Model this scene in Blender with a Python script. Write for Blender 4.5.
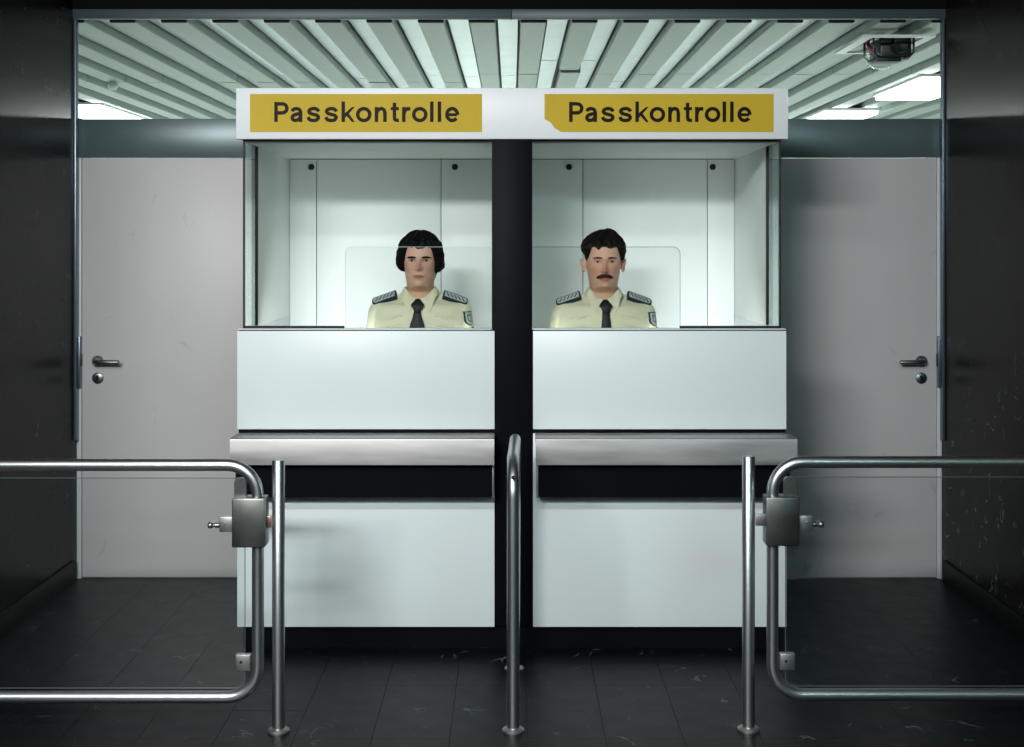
import bpy, bmesh, math, random
from math import sin, cos, pi, radians, exp
from mathutils import Vector

# ------------------------------------------------------------------ clear
for o in list(bpy.data.objects):
    bpy.data.objects.remove(o)
scene = bpy.context.scene
COL = scene.collection
random.seed(7)

# ------------------------------------------------------------------ camera
CAM_Z = 1.59
cd = bpy.data.cameras.new('camera')
cam = bpy.data.objects.new('camera', cd)
COL.objects.link(cam)
cam.location = (0, 0, CAM_Z)
cam.rotation_euler = (pi / 2, 0, 0)
cd.sensor_width = 36
cd.lens = 36 * 1300 / 1024
cd.shift_y = -(373.5 - 243) / 1024
cd.clip_start = 0.05
scene.camera = cam

# ------------------------------------------------------------------ world, light, exposure
w = bpy.data.worlds.new('world')
scene.world = w
w.use_nodes = True
w.node_tree.nodes['Background'].inputs[0].default_value = (0.10, 0.16, 0.17, 1)
w.node_tree.nodes['Background'].inputs[1].default_value = 0.05
scene.view_settings.view_transform = 'Standard'
scene.view_settings.look = 'None'
scene.view_settings.gamma = 1
scene.view_settings.use_curve_mapping = False
scene.view_settings.exposure = 0.38


def area(name, loc, sx, sy, power, color=(0.93, 1.0, 0.98), rot=(0, 0, 0)):
    l = bpy.data.lights.new(name, 'AREA')
    l.shape = 'RECTANGLE'
    l.size = sx
    l.size_y = sy
    l.energy = power
    l.color = color
    o = bpy.data.objects.new(name, l)
    COL.objects.link(o)
    o.location = loc
    o.rotation_euler = rot
    return o


# fluorescent ceiling lamps of the hall on the camera's side, plus an added fill
area('hall_light', (-1.75, -1.0, 3.30), 2.0, 0.30, 228, (0.985, 1.0, 0.985), (radians(62), 0, 0))
area('hall_light', (1.7, -2.4, 3.30), 1.4, 0.25, 34, (0.60, 1.0, 0.97), (radians(60), 0, 0))  # added teal fill for the shaded right-hand side
area('hall_light', (-0.8, 1.3, 3.38), 2.0, 0.3, 90, (0.95, 1.0, 1.0))
area('hall_light', (-1.2, -4.2, 3.38), 3.4, 0.5, 60, (0.84, 1.0, 1.0))
# added fill strips, unseen below the windows, to brighten the booth inside
for bx_ in (-0.57, 0.57):
    area('booth_fill', (bx_, 5.20, 1.06), 0.90, 0.05, 2.9, (0.97, 1.0, 1.0), (radians(97), 0, 0)).data.spread = radians(112)
# fluorescent lamps of the room beyond (their tubes are built further down)
area('room_lamp', (-3.2, 10.9, 2.58), 0.2, 2.4, 130)
area('room_lamp', (2.75, 8.6, 2.58), 0.2, 1.1, 90)
area('room_lamp', (2.65, 11.0, 2.58), 0.2, 1.8, 110)
area('room_lamp', (-0.35, 11.6, 2.58), 0.2, 1.6, 100)


# ------------------------------------------------------------------ materials
def lin(c):
    c = c / 255.0
    return c / 12.92 if c <= 0.04045 else ((c + 0.055) / 1.055) ** 2.4


def rgb(r, g, b):
    return (lin(r), lin(g), lin(b), 1)


def mat(name, col, rough=0.5, metal=0.0, noise=0.0, scale=8.0, spec=0.5, bump=0.0, bscale=60,
        stretch=None, scratch=None, random_tone=0.0, rough_noise=0.0):
    m = bpy.data.materials.new(name)
    m.use_nodes = True
    nt = m.node_tree
    b = nt.nodes['Principled BSDF']
    b.inputs['Roughness'].default_value = rough
    b.inputs['Metallic'].default_value = metal
    b.inputs['Specular IOR Level'].default_value = spec
    b.inputs['Base Color'].default_value = col
    tc = nt.nodes.new('ShaderNodeTexCoord')
    mp = nt.nodes.new('ShaderNodeMapping')
    nt.links.new(tc.outputs['Object'], mp.inputs['Vector'])
    if stretch:
        mp.inputs['Scale'].default_value = stretch
    last = None
    if noise:
        n = nt.nodes.new('ShaderNodeTexNoise')
        n.inputs['Scale'].default_value = scale
        n.inputs['Detail'].default_value = 5
        nt.links.new(mp.outputs[0], n.inputs['Vector'])
        r = nt.nodes.new('ShaderNodeValToRGB')
        r.color_ramp.elements[0].position = 0.3
        r.color_ramp.elements[1].position = 0.7
        r.color_ramp.elements[0].color = tuple(c * (1 - noise) for c in col[:3]) + (1,)
        r.color_ramp.elements[1].color = tuple(min(1, c * (1 + noise)) for c in col[:3]) + (1,)
        nt.links.new(n.outputs['Fac'], r.inputs['Fac'])
        last = r.outputs[0]
        if rough_noise:
            mr = nt.nodes.new('ShaderNodeMapRange')
            mr.inputs['To Min'].default_value = rough - rough_noise
            mr.inputs['To Max'].default_value = rough + rough_noise
            nt.links.new(n.outputs['Fac'], mr.inputs['Value'])
            nt.links.new(mr.outputs[0], b.inputs['Roughness'])
    if random_tone:
        oi = nt.nodes.new('ShaderNodeObjectInfo')
        mr = nt.nodes.new('ShaderNodeMapRange')
        mr.inputs['To Min'].default_value = 1 - random_tone
        mr.inputs['To Max'].default_value = 1 + random_tone
        nt.links.new(oi.outputs['Random'], mr.inputs['Value'])
        mx = nt.nodes.new('ShaderNodeVectorMath')
        mx.operation = 'SCALE'
        if last:
            nt.links.new(last, mx.inputs[0])
        else:
            mx.inputs[0].default_value = col[:3]
        nt.links.new(mr.outputs[0], mx.inputs['Scale'])
        last = mx.outputs[0]
    if scratch:
        # pale scuffs: thin ridges of a distorted noise kept only in patches
        sc, amount, scol = scratch[:3]
        thr = scratch[3] if len(scratch) > 3 else 0.60
        geo = nt.nodes.new('ShaderNodeNewGeometry')
        n1 = nt.nodes.new('ShaderNodeTexNoise')
        n1.inputs['Scale'].default_value = sc
        n1.inputs['Detail'].default_value = 2
        n1.inputs['Distortion'].default_value = 1.2
        nt.links.new(geo.outputs['Position'], n1.inputs['Vector'])
        a = nt.nodes.new('ShaderNodeMath'); a.operation = 'SUBTRACT'; a.inputs[1].default_value = 0.5
        nt.links.new(n1.outputs['Fac'], a.inputs[0])
        ab = nt.nodes.new('ShaderNodeMath'); ab.operation = 'ABSOLUTE'
        nt.links.new(a.outputs[0], ab.inputs[0])
        mr1 = nt.nodes.new('ShaderNodeMapRange')
        mr1.inputs['From Min'].default_value = 0.0
        mr1.inputs['From Max'].default_value = 0.012
        mr1.inputs['To Min'].default_value = 1
        mr1.inputs['To Max'].default_value = 0
        nt.links.new(ab.outputs[0], mr1.inputs['Value'])
        n2 = nt.nodes.new('ShaderNodeTexNoise')
        n2.inputs['Scale'].default_value = sc * 1.7
        n2.inputs['Detail'].default_value = 3
        nt.links.new(geo.outputs['Position'], n2.inputs['Vector'])
        mr2 = nt.nodes.new('ShaderNodeMapRange')
        mr2.inputs['From Min'].default_value = thr
        mr2.inputs['From Max'].default_value = thr + 0.08
        nt.links.new(n2.outputs['Fac'], mr2.inputs['Value'])
        mu = nt.nodes.new('ShaderNodeMath'); mu.operation = 'MULTIPLY'
        nt.links.new(mr1.outputs[0], mu.inputs[0]); nt.links.new(mr2.outputs[0], mu.inputs[1])
        if len(scratch) > 4:                     # scuffs only up to this height
            sz = nt.nodes.new('ShaderNodeSeparateXYZ')
            nt.links.new(geo.outputs['Position'], sz.inputs[0])
            mz = nt.nodes.new('ShaderNodeMapRange')
            mz.inputs['From Min'].default_value = scratch[4]
            mz.inputs['From Max'].default_value = scratch[4] - 0.35
            mz.inputs['To Min'].default_value = 0.08
            nt.links.new(sz.outputs[2], mz.inputs['Value'])
            mu3 = nt.nodes.new('ShaderNodeMath'); mu3.operation = 'MULTIPLY'
            nt.links.new(mu.outputs[0], mu3.inputs[0]); nt.links.new(mz.outputs[0], mu3.inputs[1])
            mu = mu3
        mu2 = nt.nodes.new('ShaderNodeMath'); mu2.operation = 'MULTIPLY'; mu2.inputs[1].default_value = amount
        nt.links.new(mu.outputs[0], mu2.inputs[0])
        mix = nt.nodes.new('ShaderNodeMix'); mix.data_type = 'RGBA'
        nt.links.new(mu2.outputs[0], mix.inputs[0])
        if last:
            nt.links.new(last, mix.inputs[6])
        else:
            mix.inputs[6].default_value = col
        mix.inputs[7].default_value = scol
        last = mix.outputs[2]
    if last:
        nt.links.new(last, b.inputs['Base Color'])
    if bump:
        n = nt.nodes.new('ShaderNodeTexNoise')
        n.inputs['Scale'].default_value = bscale
        n.inputs['Detail'].default_value = 3
        nt.links.new(mp.outputs[0], n.inputs['Vector'])
        bp = nt.nodes.new('ShaderNodeBump')
        bp.inputs['Strength'].default_value = bump
        bp.inputs['Distance'].default_value = 0.002
        nt.links.new(n.outputs['Fac'], bp.inputs['Height'])
        nt.links.new(bp.outputs[0], b.inputs['Normal'])
    return m


def glass_mat(name, tint, refl=1.0):
    m = bpy.data.materials.new(name)
    m.use_nodes = True
    nt = m.node_tree
    nt.nodes.clear()
    out = nt.nodes.new('ShaderNodeOutputMaterial')
    tr = nt.nodes.new('ShaderNodeBsdfTransparent')
    tr.inputs[0].default_value = tint
    gl = nt.nodes.new('ShaderNodeBsdfGlossy')
    gl.inputs['Roughness'].default_value = 0.01
    gl.inputs['Color'].default_value = (0.9, 1, 0.97, 1)
    geo = nt.nodes.new('ShaderNodeNewGeometry')
    dt = nt.nodes.new('ShaderNodeVectorMath'); dt.operation = 'DOT_PRODUCT'
    nt.links.new(geo.outputs['Normal'], dt.inputs[0]); nt.links.new(geo.outputs['Incoming'], dt.inputs[1])

    def math_(op, a, b=None):
        n = nt.nodes.new('ShaderNodeMath'); n.operation = op
        for k_, v_ in enumerate((a, b)):
            if v_ is None:
                continue
            if isinstance(v_, (int, float)):
                n.inputs[k_].default_value = v_
            else:
                nt.links.new(v_, n.inputs[k_])
        return n.outputs[0]
    c = math_('SUBTRACT', 1.0, math_('ABSOLUTE', dt.outputs['Value']))
    fres = math_('ADD', math_('MULTIPLY', math_('POWER', c, 5.0), 0.96), 0.04)   # Schlick reflectance of one glass face
    mul = nt.nodes.new('ShaderNodeMath'); mul.operation = 'MULTIPLY'; mul.inputs[1].default_value = refl
    mx = nt.nodes.new('ShaderNodeMixShader')
    nt.links.new(fres, mul.inputs[0])
    nt.links.new(mul.outputs[0], mx.inputs[0])
    nt.links.new(tr.outputs[0], mx.inputs[1])
    nt.links.new(gl.outputs[0], mx.inputs[2])
    nt.links.new(mx.outputs[0], out.inputs[0])
    return m


def emit_mat(name, col, s):
    m = bpy.data.materials.new(name)
    m.use_nodes = True
    b = m.node_tree.nodes['Principled BSDF']
    b.inputs['Base Color'].default_value = col
    b.inputs['Emission Color'].default_value = col
    b.inputs['Emission Strength'].default_value = s
    return m


M = {
    'white_panel': mat('white_laminate', rgb(226, 234, 236), 0.38, noise=0.015, scale=3),
    'booth_inner': mat('booth_inner_white', rgb(232, 238, 236), 0.45, noise=0.015, scale=3),
    'header': mat('header_white', rgb(233, 236, 240), 0.4, noise=0.01),
    'yellow': mat('sign_yellow', rgb(198, 168, 44), 0.5, noise=0.04, scale=5, spec=0.15),
    'ink': mat('sign_ink', rgb(26, 17, 13), 0.5, spec=0.1),
    'black': mat('black_laminate', rgb(12, 13, 18), 0.45, noise=0.1, scale=4, spec=0.05),
    'rubber_and_shade': mat('black_rubber_and_shade', rgb(12, 14, 16), 0.6),
    'brown_wall': mat('dark_brown_wall', rgb(19, 17, 17), 0.26, noise=0.10, scale=6, spec=0.07,
                      scratch=(6.0, 0.5, rgb(150, 150, 150)), rough_noise=0.05),
    'worn_wall': mat('worn_brown_wall', rgb(21, 19, 18), 0.26, noise=0.12, scale=6, spec=0.07,
                     scratch=(7.0, 0.75, rgb(150, 158, 160), 0.55, 1.25), rough_noise=0.05),
    'black_ceiling': mat('black_ceiling', rgb(9, 9, 10), 0.8, spec=0.1),
    'floor_tile': mat('black_floor_tile', rgb(8, 13, 16), 0.42, noise=0.25, scale=9, spec=0.2,
                      scratch=(5.0, 0.38, rgb(140, 150, 152), 0.57), random_tone=0.10, rough_noise=0.10, bump=0.15, bscale=25),
    'floor_joint': mat('floor_joint', rgb(10, 13, 14), 0.8),
    'room_floor': mat('room_floor', rgb(150, 155, 150), 0.6),
    'room_wall': mat('room_wall', rgb(180, 190, 185), 0.7),
    'baseboard': mat('baseboard_black', rgb(10, 10, 11), 0.5, spec=0.1, scratch=(7.0, 0.3, rgb(120, 120, 120))),
    'door': mat('door_grey_white', rgb(196, 193, 194), 0.42, noise=0.015, scale=5,
                scratch=(3.0, 0.25, rgb(120, 116, 112))),
    'door_frame': mat('door_frame_white', rgb(205, 208, 210), 0.4),
    'transom': mat('blue_grey_steel', rgb(88, 104, 107), 0.34, metal=0.25, noise=0.05, scale=4),
    'lintel': mat('lintel_blue_grey', rgb(66, 80, 86), 0.45, metal=0.1, noise=0.05, scale=4),
    'jamb': mat('jamb_steel', rgb(112, 124, 134), 0.34, metal=0.8, noise=0.05),
    'slat': mat('ceiling_slat', rgb(142, 153, 146), 0.42, noise=0.03, scale=10),
    'gap_shade': mat('ceiling_gap_shade', rgb(66, 76, 74), 0.6),  # dark tone stands for the shadow beside the infill strips
    'infill': mat('ceiling_infill', rgb(198, 210, 215), 0.22, noise=0.03, scale=3, rough_noise=0.05),
    'steel': mat('satin_steel', rgb(194, 198, 200), 0.35, metal=1, noise=0.02, scale=6, rough_noise=0.01),
    'brushed': mat('brushed_steel', rgb(172, 169, 169), 0.46, metal=1, noise=0.16, scale=3, stretch=(1.0, 3, 9), rough_noise=0.10),
    'box_steel': mat('lock_box_steel', rgb(122, 124, 122), 0.40, metal=1, noise=0.10, scale=14, rough_noise=0.05),
    'copper': mat('copper_bolt', rgb(190, 158, 142), 0.35, metal=1, noise=0.1),
    'lever': mat('lever_steel', rgb(128, 132, 132), 0.38, metal=1),
    'glass': glass_mat('booth_glass', (0.988, 0.996, 0.994, 1)),
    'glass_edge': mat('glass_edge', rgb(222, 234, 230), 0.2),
    'pane_edge': mat('pane_edge', rgb(72, 84, 84), 0.3),
    'plate': mat('dull_plate', rgb(176, 177, 176), 0.42, metal=1, noise=0.05),
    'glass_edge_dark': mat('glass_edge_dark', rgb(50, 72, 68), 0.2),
    'gate_glass': glass_mat('gate_glass', (0.985, 0.993, 0.992, 1), 0.9),
    'cctv': mat('black_plastic', rgb(14, 15, 18), 0.4),
    'red': mat('red_cable', rgb(150, 30, 34), 0.4),
    'frame_white': mat('frame_white', rgb(226, 230, 230), 0.4),
    'tube': emit_mat('fluorescent_tube', (0.93, 1, 1, 1), 9.0),
    'shirt': mat('cream_shirt', rgb(242, 240, 208), 0.75, noise=0.02, scale=12, bump=0.25, bscale=14),
    'tie': mat('dark_green_tie', rgb(16, 30, 27), 0.6),
    'trousers': mat('brown_trousers', rgb(70, 66, 56), 0.8),
    'shoe': mat('black_shoe', rgb(14, 13, 13), 0.3),
    'navy': mat('navy_cloth', rgb(27, 40, 52), 0.7),
    'silver': mat('silver_braid', rgb(196, 206, 206), 0.5, noise=0.08, scale=200),
    'button': mat('pale_button', rgb(228, 228, 214), 0.35),
    'hair_black': mat('black_hair', rgb(14, 11, 12), 0.55, noise=0.4, scale=40, stretch=(1, 1, .2), spec=0.12),
    'hair_brown': mat('dark_brown_hair', rgb(24, 18, 17), 0.55, noise=0.4, scale=40, stretch=(1, 1, .25), spec=0.12),
    'moustache': mat('brown_moustache', rgb(66, 38, 30), 0.7, noise=0.3, scale=120, spec=0.15),
    'mark': mat('embroidery_pale', rgb(160, 176, 168), 0.6),
}


def skin_mat(name):
    m = bpy.data.materials.new(name)
    m.use_nodes = True
    nt = m.node_tree
    b = nt.nodes['Principled BSDF']
    a = nt.nodes.new('ShaderNodeVertexColor')
    a.layer_name = 'tint'
    n = nt.nodes.new('ShaderNodeTexNoise')
    n.inputs['Scale'].default_value = 60
    mr = nt.nodes.new('ShaderNodeMapRange')
    mr.inputs['To Min'].default_value = 0.92
    mr.inputs['To Max'].default_value = 1.08
    nt.links.new(n.outputs['Fac'], mr.inputs['Value'])
    v = nt.nodes.new('ShaderNodeVectorMath'); v.operation = 'SCALE'
    nt.links.new(a.outputs[0], v.inputs[0])
    nt.links.new(mr.outputs[0], v.inputs['Scale'])
    nt.links.new(v.outputs[0], b.inputs['Base Color'])
    b.inputs['Roughness'].default_value = 0.5
    b.inputs['Specular IOR Level'].default_value = 0.35
    return m


SKIN = skin_mat('skin')


def eye_mat():
    m = bpy.data.materials.new('eye')
    m.use_nodes = True
    nt = m.node_tree
    b = nt.nodes['Principled BSDF']
    tc = nt.nodes.new('ShaderNodeTexCoord')
    sx = nt.nodes.new('ShaderNodeSeparateXYZ')
    nt.links.new(tc.outputs['Object'], sx.inputs[0])
    px = nt.nodes.new('ShaderNodeMath'); px.operation = 'POWER'; px.inputs[1].default_value = 2
    nt.links.new(sx.outputs[0], px.inputs[0])
    pz = nt.nodes.new('ShaderNodeMath'); pz.operation = 'POWER'; pz.inputs[1].default_value = 2
    nt.links.new(sx.outputs[2], pz.inputs[0])
    ad = nt.nodes.new('ShaderNodeMath')
    nt.links.new(px.outputs[0], ad.inputs[0]); nt.links.new(pz.outputs[0], ad.inputs[1])
    sq = nt.nodes.new('ShaderNodeMath'); sq.operation = 'SQRT'
    nt.links.new(ad.outputs[0], sq.inputs[0])
    r = nt.nodes.new('ShaderNodeValToRGB')
    r.color_ramp.interpolation = 'CONSTANT'
    e = r.color_ramp.elements
    e[0].position = 0; e[0].color = rgb(8, 6, 6)
    e[1].position = 0.25; e[1].color = rgb(*(64, 44, 34))
    e2 = e.new(0.50); e2.color = rgb(205, 196, 190)
    mr = nt.nodes.new('ShaderNodeMapRange')
    mr.inputs['From Max'].default_value = 0.0095
    nt.links.new(sq.outputs[0], mr.inputs['Value'])
    nt.links.new(mr.outputs[0], r.inputs['Fac'])
    nt.links.new(r.outputs[0], b.inputs['Base Color'])
    b.inputs['Roughness'].default_value = 0.15
    return m


EYE = eye_mat()


# ------------------------------------------------------------------ helpers
class MB:
    """collects geometry in a bmesh and links it as one object"""

    def __init__(s):
        s.bm = bmesh.new()

    def box(s, x0, x1, y0, y1, z0, z1, bev=0.0, seg=2):
        r = bmesh.ops.create_cube(s.bm, size=1)
        vs = r['verts']
        for v in vs:
            v.co = Vector(((x0 + x1) / 2 + v.co.x * (x1 - x0), (y0 + y1) / 2 + v.co.y * (y1 - y0),
                           (z0 + z1) / 2 + v.co.z * (z1 - z0)))
        if bev:
            es = list({e for v in vs for e in v.link_edges})
            bmesh.ops.bevel(s.bm, geom=es, offset=bev, segments=seg, profile=0.5, affect='EDGES')
        return s

    def prism(s, poly, y0, y1):
        """poly: list of (x, z); extruded from y0 to y1"""
        a = [s.bm.verts.new((x, y0, z)) for x, z in poly]
        b = [s.bm.verts.new((x, y1, z)) for x, z in poly]
        n = len(poly)
        s.bm.faces.new(a)
        s.bm.faces.new(b[::-1])
        for i in range(n):
            s.bm.faces.new((a[i], b[i], b[(i + 1) % n], a[(i + 1) % n]))
        return s

    def lathe(s, prof, origin=(0, 0, 0), axis='z', n=24):
        """prof: list of (r, h) along the axis"""
        ox, oy, oz = origin
        rings = []
        for r, h in prof:
            ring = []
            for i in range(n):
                a = 2 * pi * i / n
                p = (r * cos(a), r * sin(a), h)
                if axis == 'y':
                    p = (p[0], p[2], p[1])
                elif axis == 'x':
                    p = (p[2], p[0], p[1])
                ring.append(s.bm.verts.new((ox + p[0], oy + p[1], oz + p[2])))
            rings.append(ring)
        for a, b in zip(rings[:-1], rings[1:]):
            for i in range(n):
                s.bm.faces.new((a[i], a[(i + 1) % n], b[(i + 1) % n], b[i]))
        s.bm.faces.new(rings[0][::-1])
        s.bm.faces.new(rings[-1])
        return s

    def tube(s, pts, rad, n=16, closed=False, flat=None):
        """swept circle along pts; rad a number or list; flat = (direction vector, factor) squashes the section"""
        pts = [Vector(p) for p in pts]
        k = len(pts)
        rads = rad if isinstance(rad, (list, tuple)) else [rad] * k
        tang = []
        for i in range(k):
            if closed:
                t = pts[(i + 1) % k] - pts[(i - 1) % k]
            else:
                t = pts[min(i + 1, k - 1)] - pts[max(i - 1, 0)]
            tang.append(t.normalized())
        ref = Vector((0, 0, 1)) if abs(tang[0].z) < 0.9 else Vector((0, 1, 0))
        nrm = (ref - tang[0] * ref.dot(tang[0])).normalized()
        rings = []
        for i in range(k):
            t = tang[i]
            nrm = (nrm - t * nrm.dot(t)).normalized()
            bi = t.cross(nrm)
            ring = []
            for j in range(n):
                a = 2 * pi * j / n
                d = (nrm * cos(a) + bi * sin(a)) * rads[i]
                if flat:
                    fd, ff = flat
                    d = d - fd * d.dot(fd) * (1 - ff)
                ring.append(s.bm.verts.new(pts[i] + d))
            rings.append(ring)
        pairs = list(zip(rings[:-1], rings[1:])) + ([(rings[-1], rings[0])] if closed else [])
        for a, b in pairs:
            for j in range(n):
                s.bm.faces.new((a[j], a[(j + 1) % n], b[(j + 1) % n], b[j]))
        if not closed:
            s.bm.faces.new(rings[0][::-1])
            s.bm.faces.new(rings[-1])
        return s

    def ball(s, c, rx, ry=None, rz=None, u=20, v=12):
        ry = ry or rx
        rz = rz or rx
        r = bmesh.ops.create_uvsphere(s.bm, u_segments=u, v_segments=v, radius=1)
        for q in r['verts']:
            q.co = Vector((c[0] + q.co.x * rx, c[1] + q.co.y * ry, c[2] + q.co.z * rz))
        return s

    def capsule(s, a, b, ra, rb, n=18, m=5):
        """tapered limb with round ends"""
        a, b = Vector(a), Vector(b)
        d = (b - a).normalized()
        pts, rr = [], []
        for i in range(m):
            t = (i + 0.15) / m * pi / 2
            pts.append(a - d * ra * cos(t)); rr.append(ra * sin(t))
        pts.append(a); rr.append(ra)
        pts.append(b); rr.append(rb)
        for i in range(m):
            t = (m - 1 - i + 0.15) / m * pi / 2
            pts.append(b + d * rb * cos(t)); rr.append(rb * sin(t))
        return s.tube(pts, rr, n)

    def grid(s, rows, closed_u=True, cap=True):
        g = [[s.bm.verts.new(p) for p in r] for r in rows]
        n = len(g[0])
        for a, b in zip(g[:-1], g[1:]):
            for j in range(n if closed_u else n - 1):
                s.bm.faces.new((a[j], a[(j + 1) % n], b[(j + 1) % n], b[j]))
        if cap and closed_u:
            s.bm.faces.new(g[0][::-1])
            s.bm.faces.new(g[-1])
        return s

    def mesh(s, name, smooth=True, angle=40):
        bmesh.ops.recalc_face_normals(s.bm, faces=s.bm.faces)
        me = bpy.data.meshes.new(name)
        s.bm.to_mesh(me)
        s.bm.free()
        if smooth:
            for p in me.polygons:
                p.use_smooth = True
            me.set_sharp_from_angle(angle=radians(angle))
        return me

    def build(s, name, material, parent=None, smooth=True, angle=40):
        me = s.mesh(name, smooth, angle)
        if material:
            me.materials.append(material)
        return link(name, me, parent)


def link(name, me, parent=None):
    o = bpy.data.objects.new(name, me)
    COL.objects.link(o)
    if parent:
        o.parent = parent
        o.location = -world_loc(parent)
    return o


def world_loc(o):
    v = Vector(o.location)
    while o.parent:
        o = o.parent
        v += Vector(o.location)
    return v


def tag(o, label, cat, group=None):
    o['label'] = label
    o['category'] = cat
    if group:
        o['group'] = group
    return o


def thing(name, loc, label, cat, group=None):
    o = bpy.data.objects.new(name, None)
    COL.objects.link(o)
    o.location = loc
    o.empty_display_size = 0.1
    return tag(o, label, cat, group)


def struct(o, label=None):
    o['kind'] = 'structure'
    if label:
        o['label'] = label
    return o


def box(name, material, x0, x1, y0, y1, z0, z1, parent=None, bev=0.0, seg=2):
    return MB().box(x0, x1, y0, y1, z0, z1, bev, seg).build(name, material, parent)


def at(px, py, Y):
    return Vector(((px - 512) * Y / 1300, Y, CAM_Z - (py - 243) * Y / 1300))


YB = 1300 / 256        # front of the booth
YD = 1300 / 211        # door wall
YG = 1300 / 308        # gates and posts
XL, XR = -2.062, 2.036  # side walls of the passage
HALL = 5.0

# ------------------------------------------------------------------ setting: hall side
fl = struct(box('floor', M['floor_joint'], XL - 0.05, XR + 0.05, 3.42, YD + 0.02, -0.10, -0.004),
            'black tiled floor in front of and beside the booth')
tile_me = None
x_joint, y_joint, TS = -0.20, 4.67, 0.25
nx0, nx1 = math.floor((XL - x_joint) / TS), math.ceil((XR - x_joint) / TS)
cache = {}
for j in range(-5, 7):
    y0 = y_joint + TS * j
    y1 = min(y0 + TS, YD + 0.01)
    if y1 - y0 < 0.02:
        continue
    for i in range(nx0, nx1):
        x0 = max(x_joint + TS * i, XL)
        x1 = min(x_joint + TS * (i + 1), XR)
        if x1 - x0 < 0.01:
            continue
        key = (round(x1 - x0, 3), round(y1 - y0, 3))
        if key not in cache:
            hx, hy = key[0] / 2 - 0.0004, key[1] / 2 - 0.0004
            b = MB()
            b.prism([(-hx, -0.004), (hx, -0.004), (hx, -0.0005), (hx - 0.0005, 0), (-hx + 0.0005, 0), (-hx, -0.0005)], -hy, hy)
            me = b.mesh('tile', False)
            me.materials.append(M['floor_tile'])
            cache[key] = me
        t = bpy.data.objects.new('tile', cache[key])
        COL.objects.link(t)
        t.parent = fl
        t.location = ((x0 + x1) / 2, (y0 + y1) / 2, random.uniform(-0.0004, 0.0))
hf = struct(box('floor_hall', M['floor_tile'], -HALL, HALL, -8, 3.42, -0.10, 0), 'black floor of the hall')

struct(box('ceiling', M['black_ceiling'], -HALL, HALL, -8, 6.10, 3.40, 3.50), 'black ceiling of the hall')
struct(box('trim_7', M['black_ceiling'], XL, XR, 6.10, 6.15, 2.6885, 3.40), 'black board above the lintel')
wl = struct(box('wall_left', M['brown_wall'], XL - 0.12, XL, 3.6, YD, 0, 3.40), 'dark brown glossy side wall on the left')
wr = struct(box('wall_right', M['worn_wall'], XR, XR + 0.12, 3.6, YD, 0, 3.40), 'dark brown glossy side wall with scuffs on the right')
struct(box('wall_hall_left', M['brown_wall'], -HALL - 0.1, -HALL, -8, 3.6, 0, 3.40))
struct(box('wall_hall_right', M['brown_wall'], HALL, HALL + 0.1, -8, 3.6, 0, 3.40))
struct(box('wall_hall_back', M['brown_wall'], -HALL, HALL, -8.1, -8, 0, 3.40))
struct(box('wall_return_left', M['brown_wall'], -HALL, XL - 0.12, 3.6, 3.7, 0, 3.40))
struct(box('wall_return_right', M['brown_wall'], XR + 0.12, HALL, 3.6, 3.7, 0, 3.40))
struct(box('baseboard_left', M['baseboard'], XL, XL + 0.012, 3.6, YD - 0.05, 0, 0.10, bev=0.003), 'black baseboard of the left wall')
struct(box('baseboard_right', M['baseboard'], XR - 0.012, XR, 3.6, YD - 0.05, 0, 0.10, bev=0.003), 'black baseboard of the right wall')

# lintel: two lengths meeting near the middle, steel strips at the wall ends
zl0, zl1 = CAM_Z + 223 * 6.14 / 1300, CAM_Z + 233.5 / 211.5
struct(box('trim_1', M['lintel'], XL, -0.003, 6.10, 6.14, zl0, 2.688, bev=0.002), 'blue-grey lintel strip over the left half of the passage')
struct(box('trim_2', M['lintel'], -0.0012, XR, 6.10, 6.14, zl0, 2.688, bev=0.002), 'blue-grey lintel strip over the right half of the passage')
struct(box('trim_8', M['rubber_and_shade'], -0.02, 0.02, 6.1402, 6.146, zl0 + 0.002, 2.687))
struct(box('trim_3', M['jamb'], XL, XL + 0.012, YD - 0.05, YD - 0.012, 0.66, zl0, bev=0.002), 'thin steel strip at the end of the left wall')
struct(box('trim_4', M['jamb'], XR - 0.012, XR, YD - 0.05, YD - 0.012, 0.66, zl0, bev=0.002), 'thin steel strip at the end of the right wall')

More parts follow.
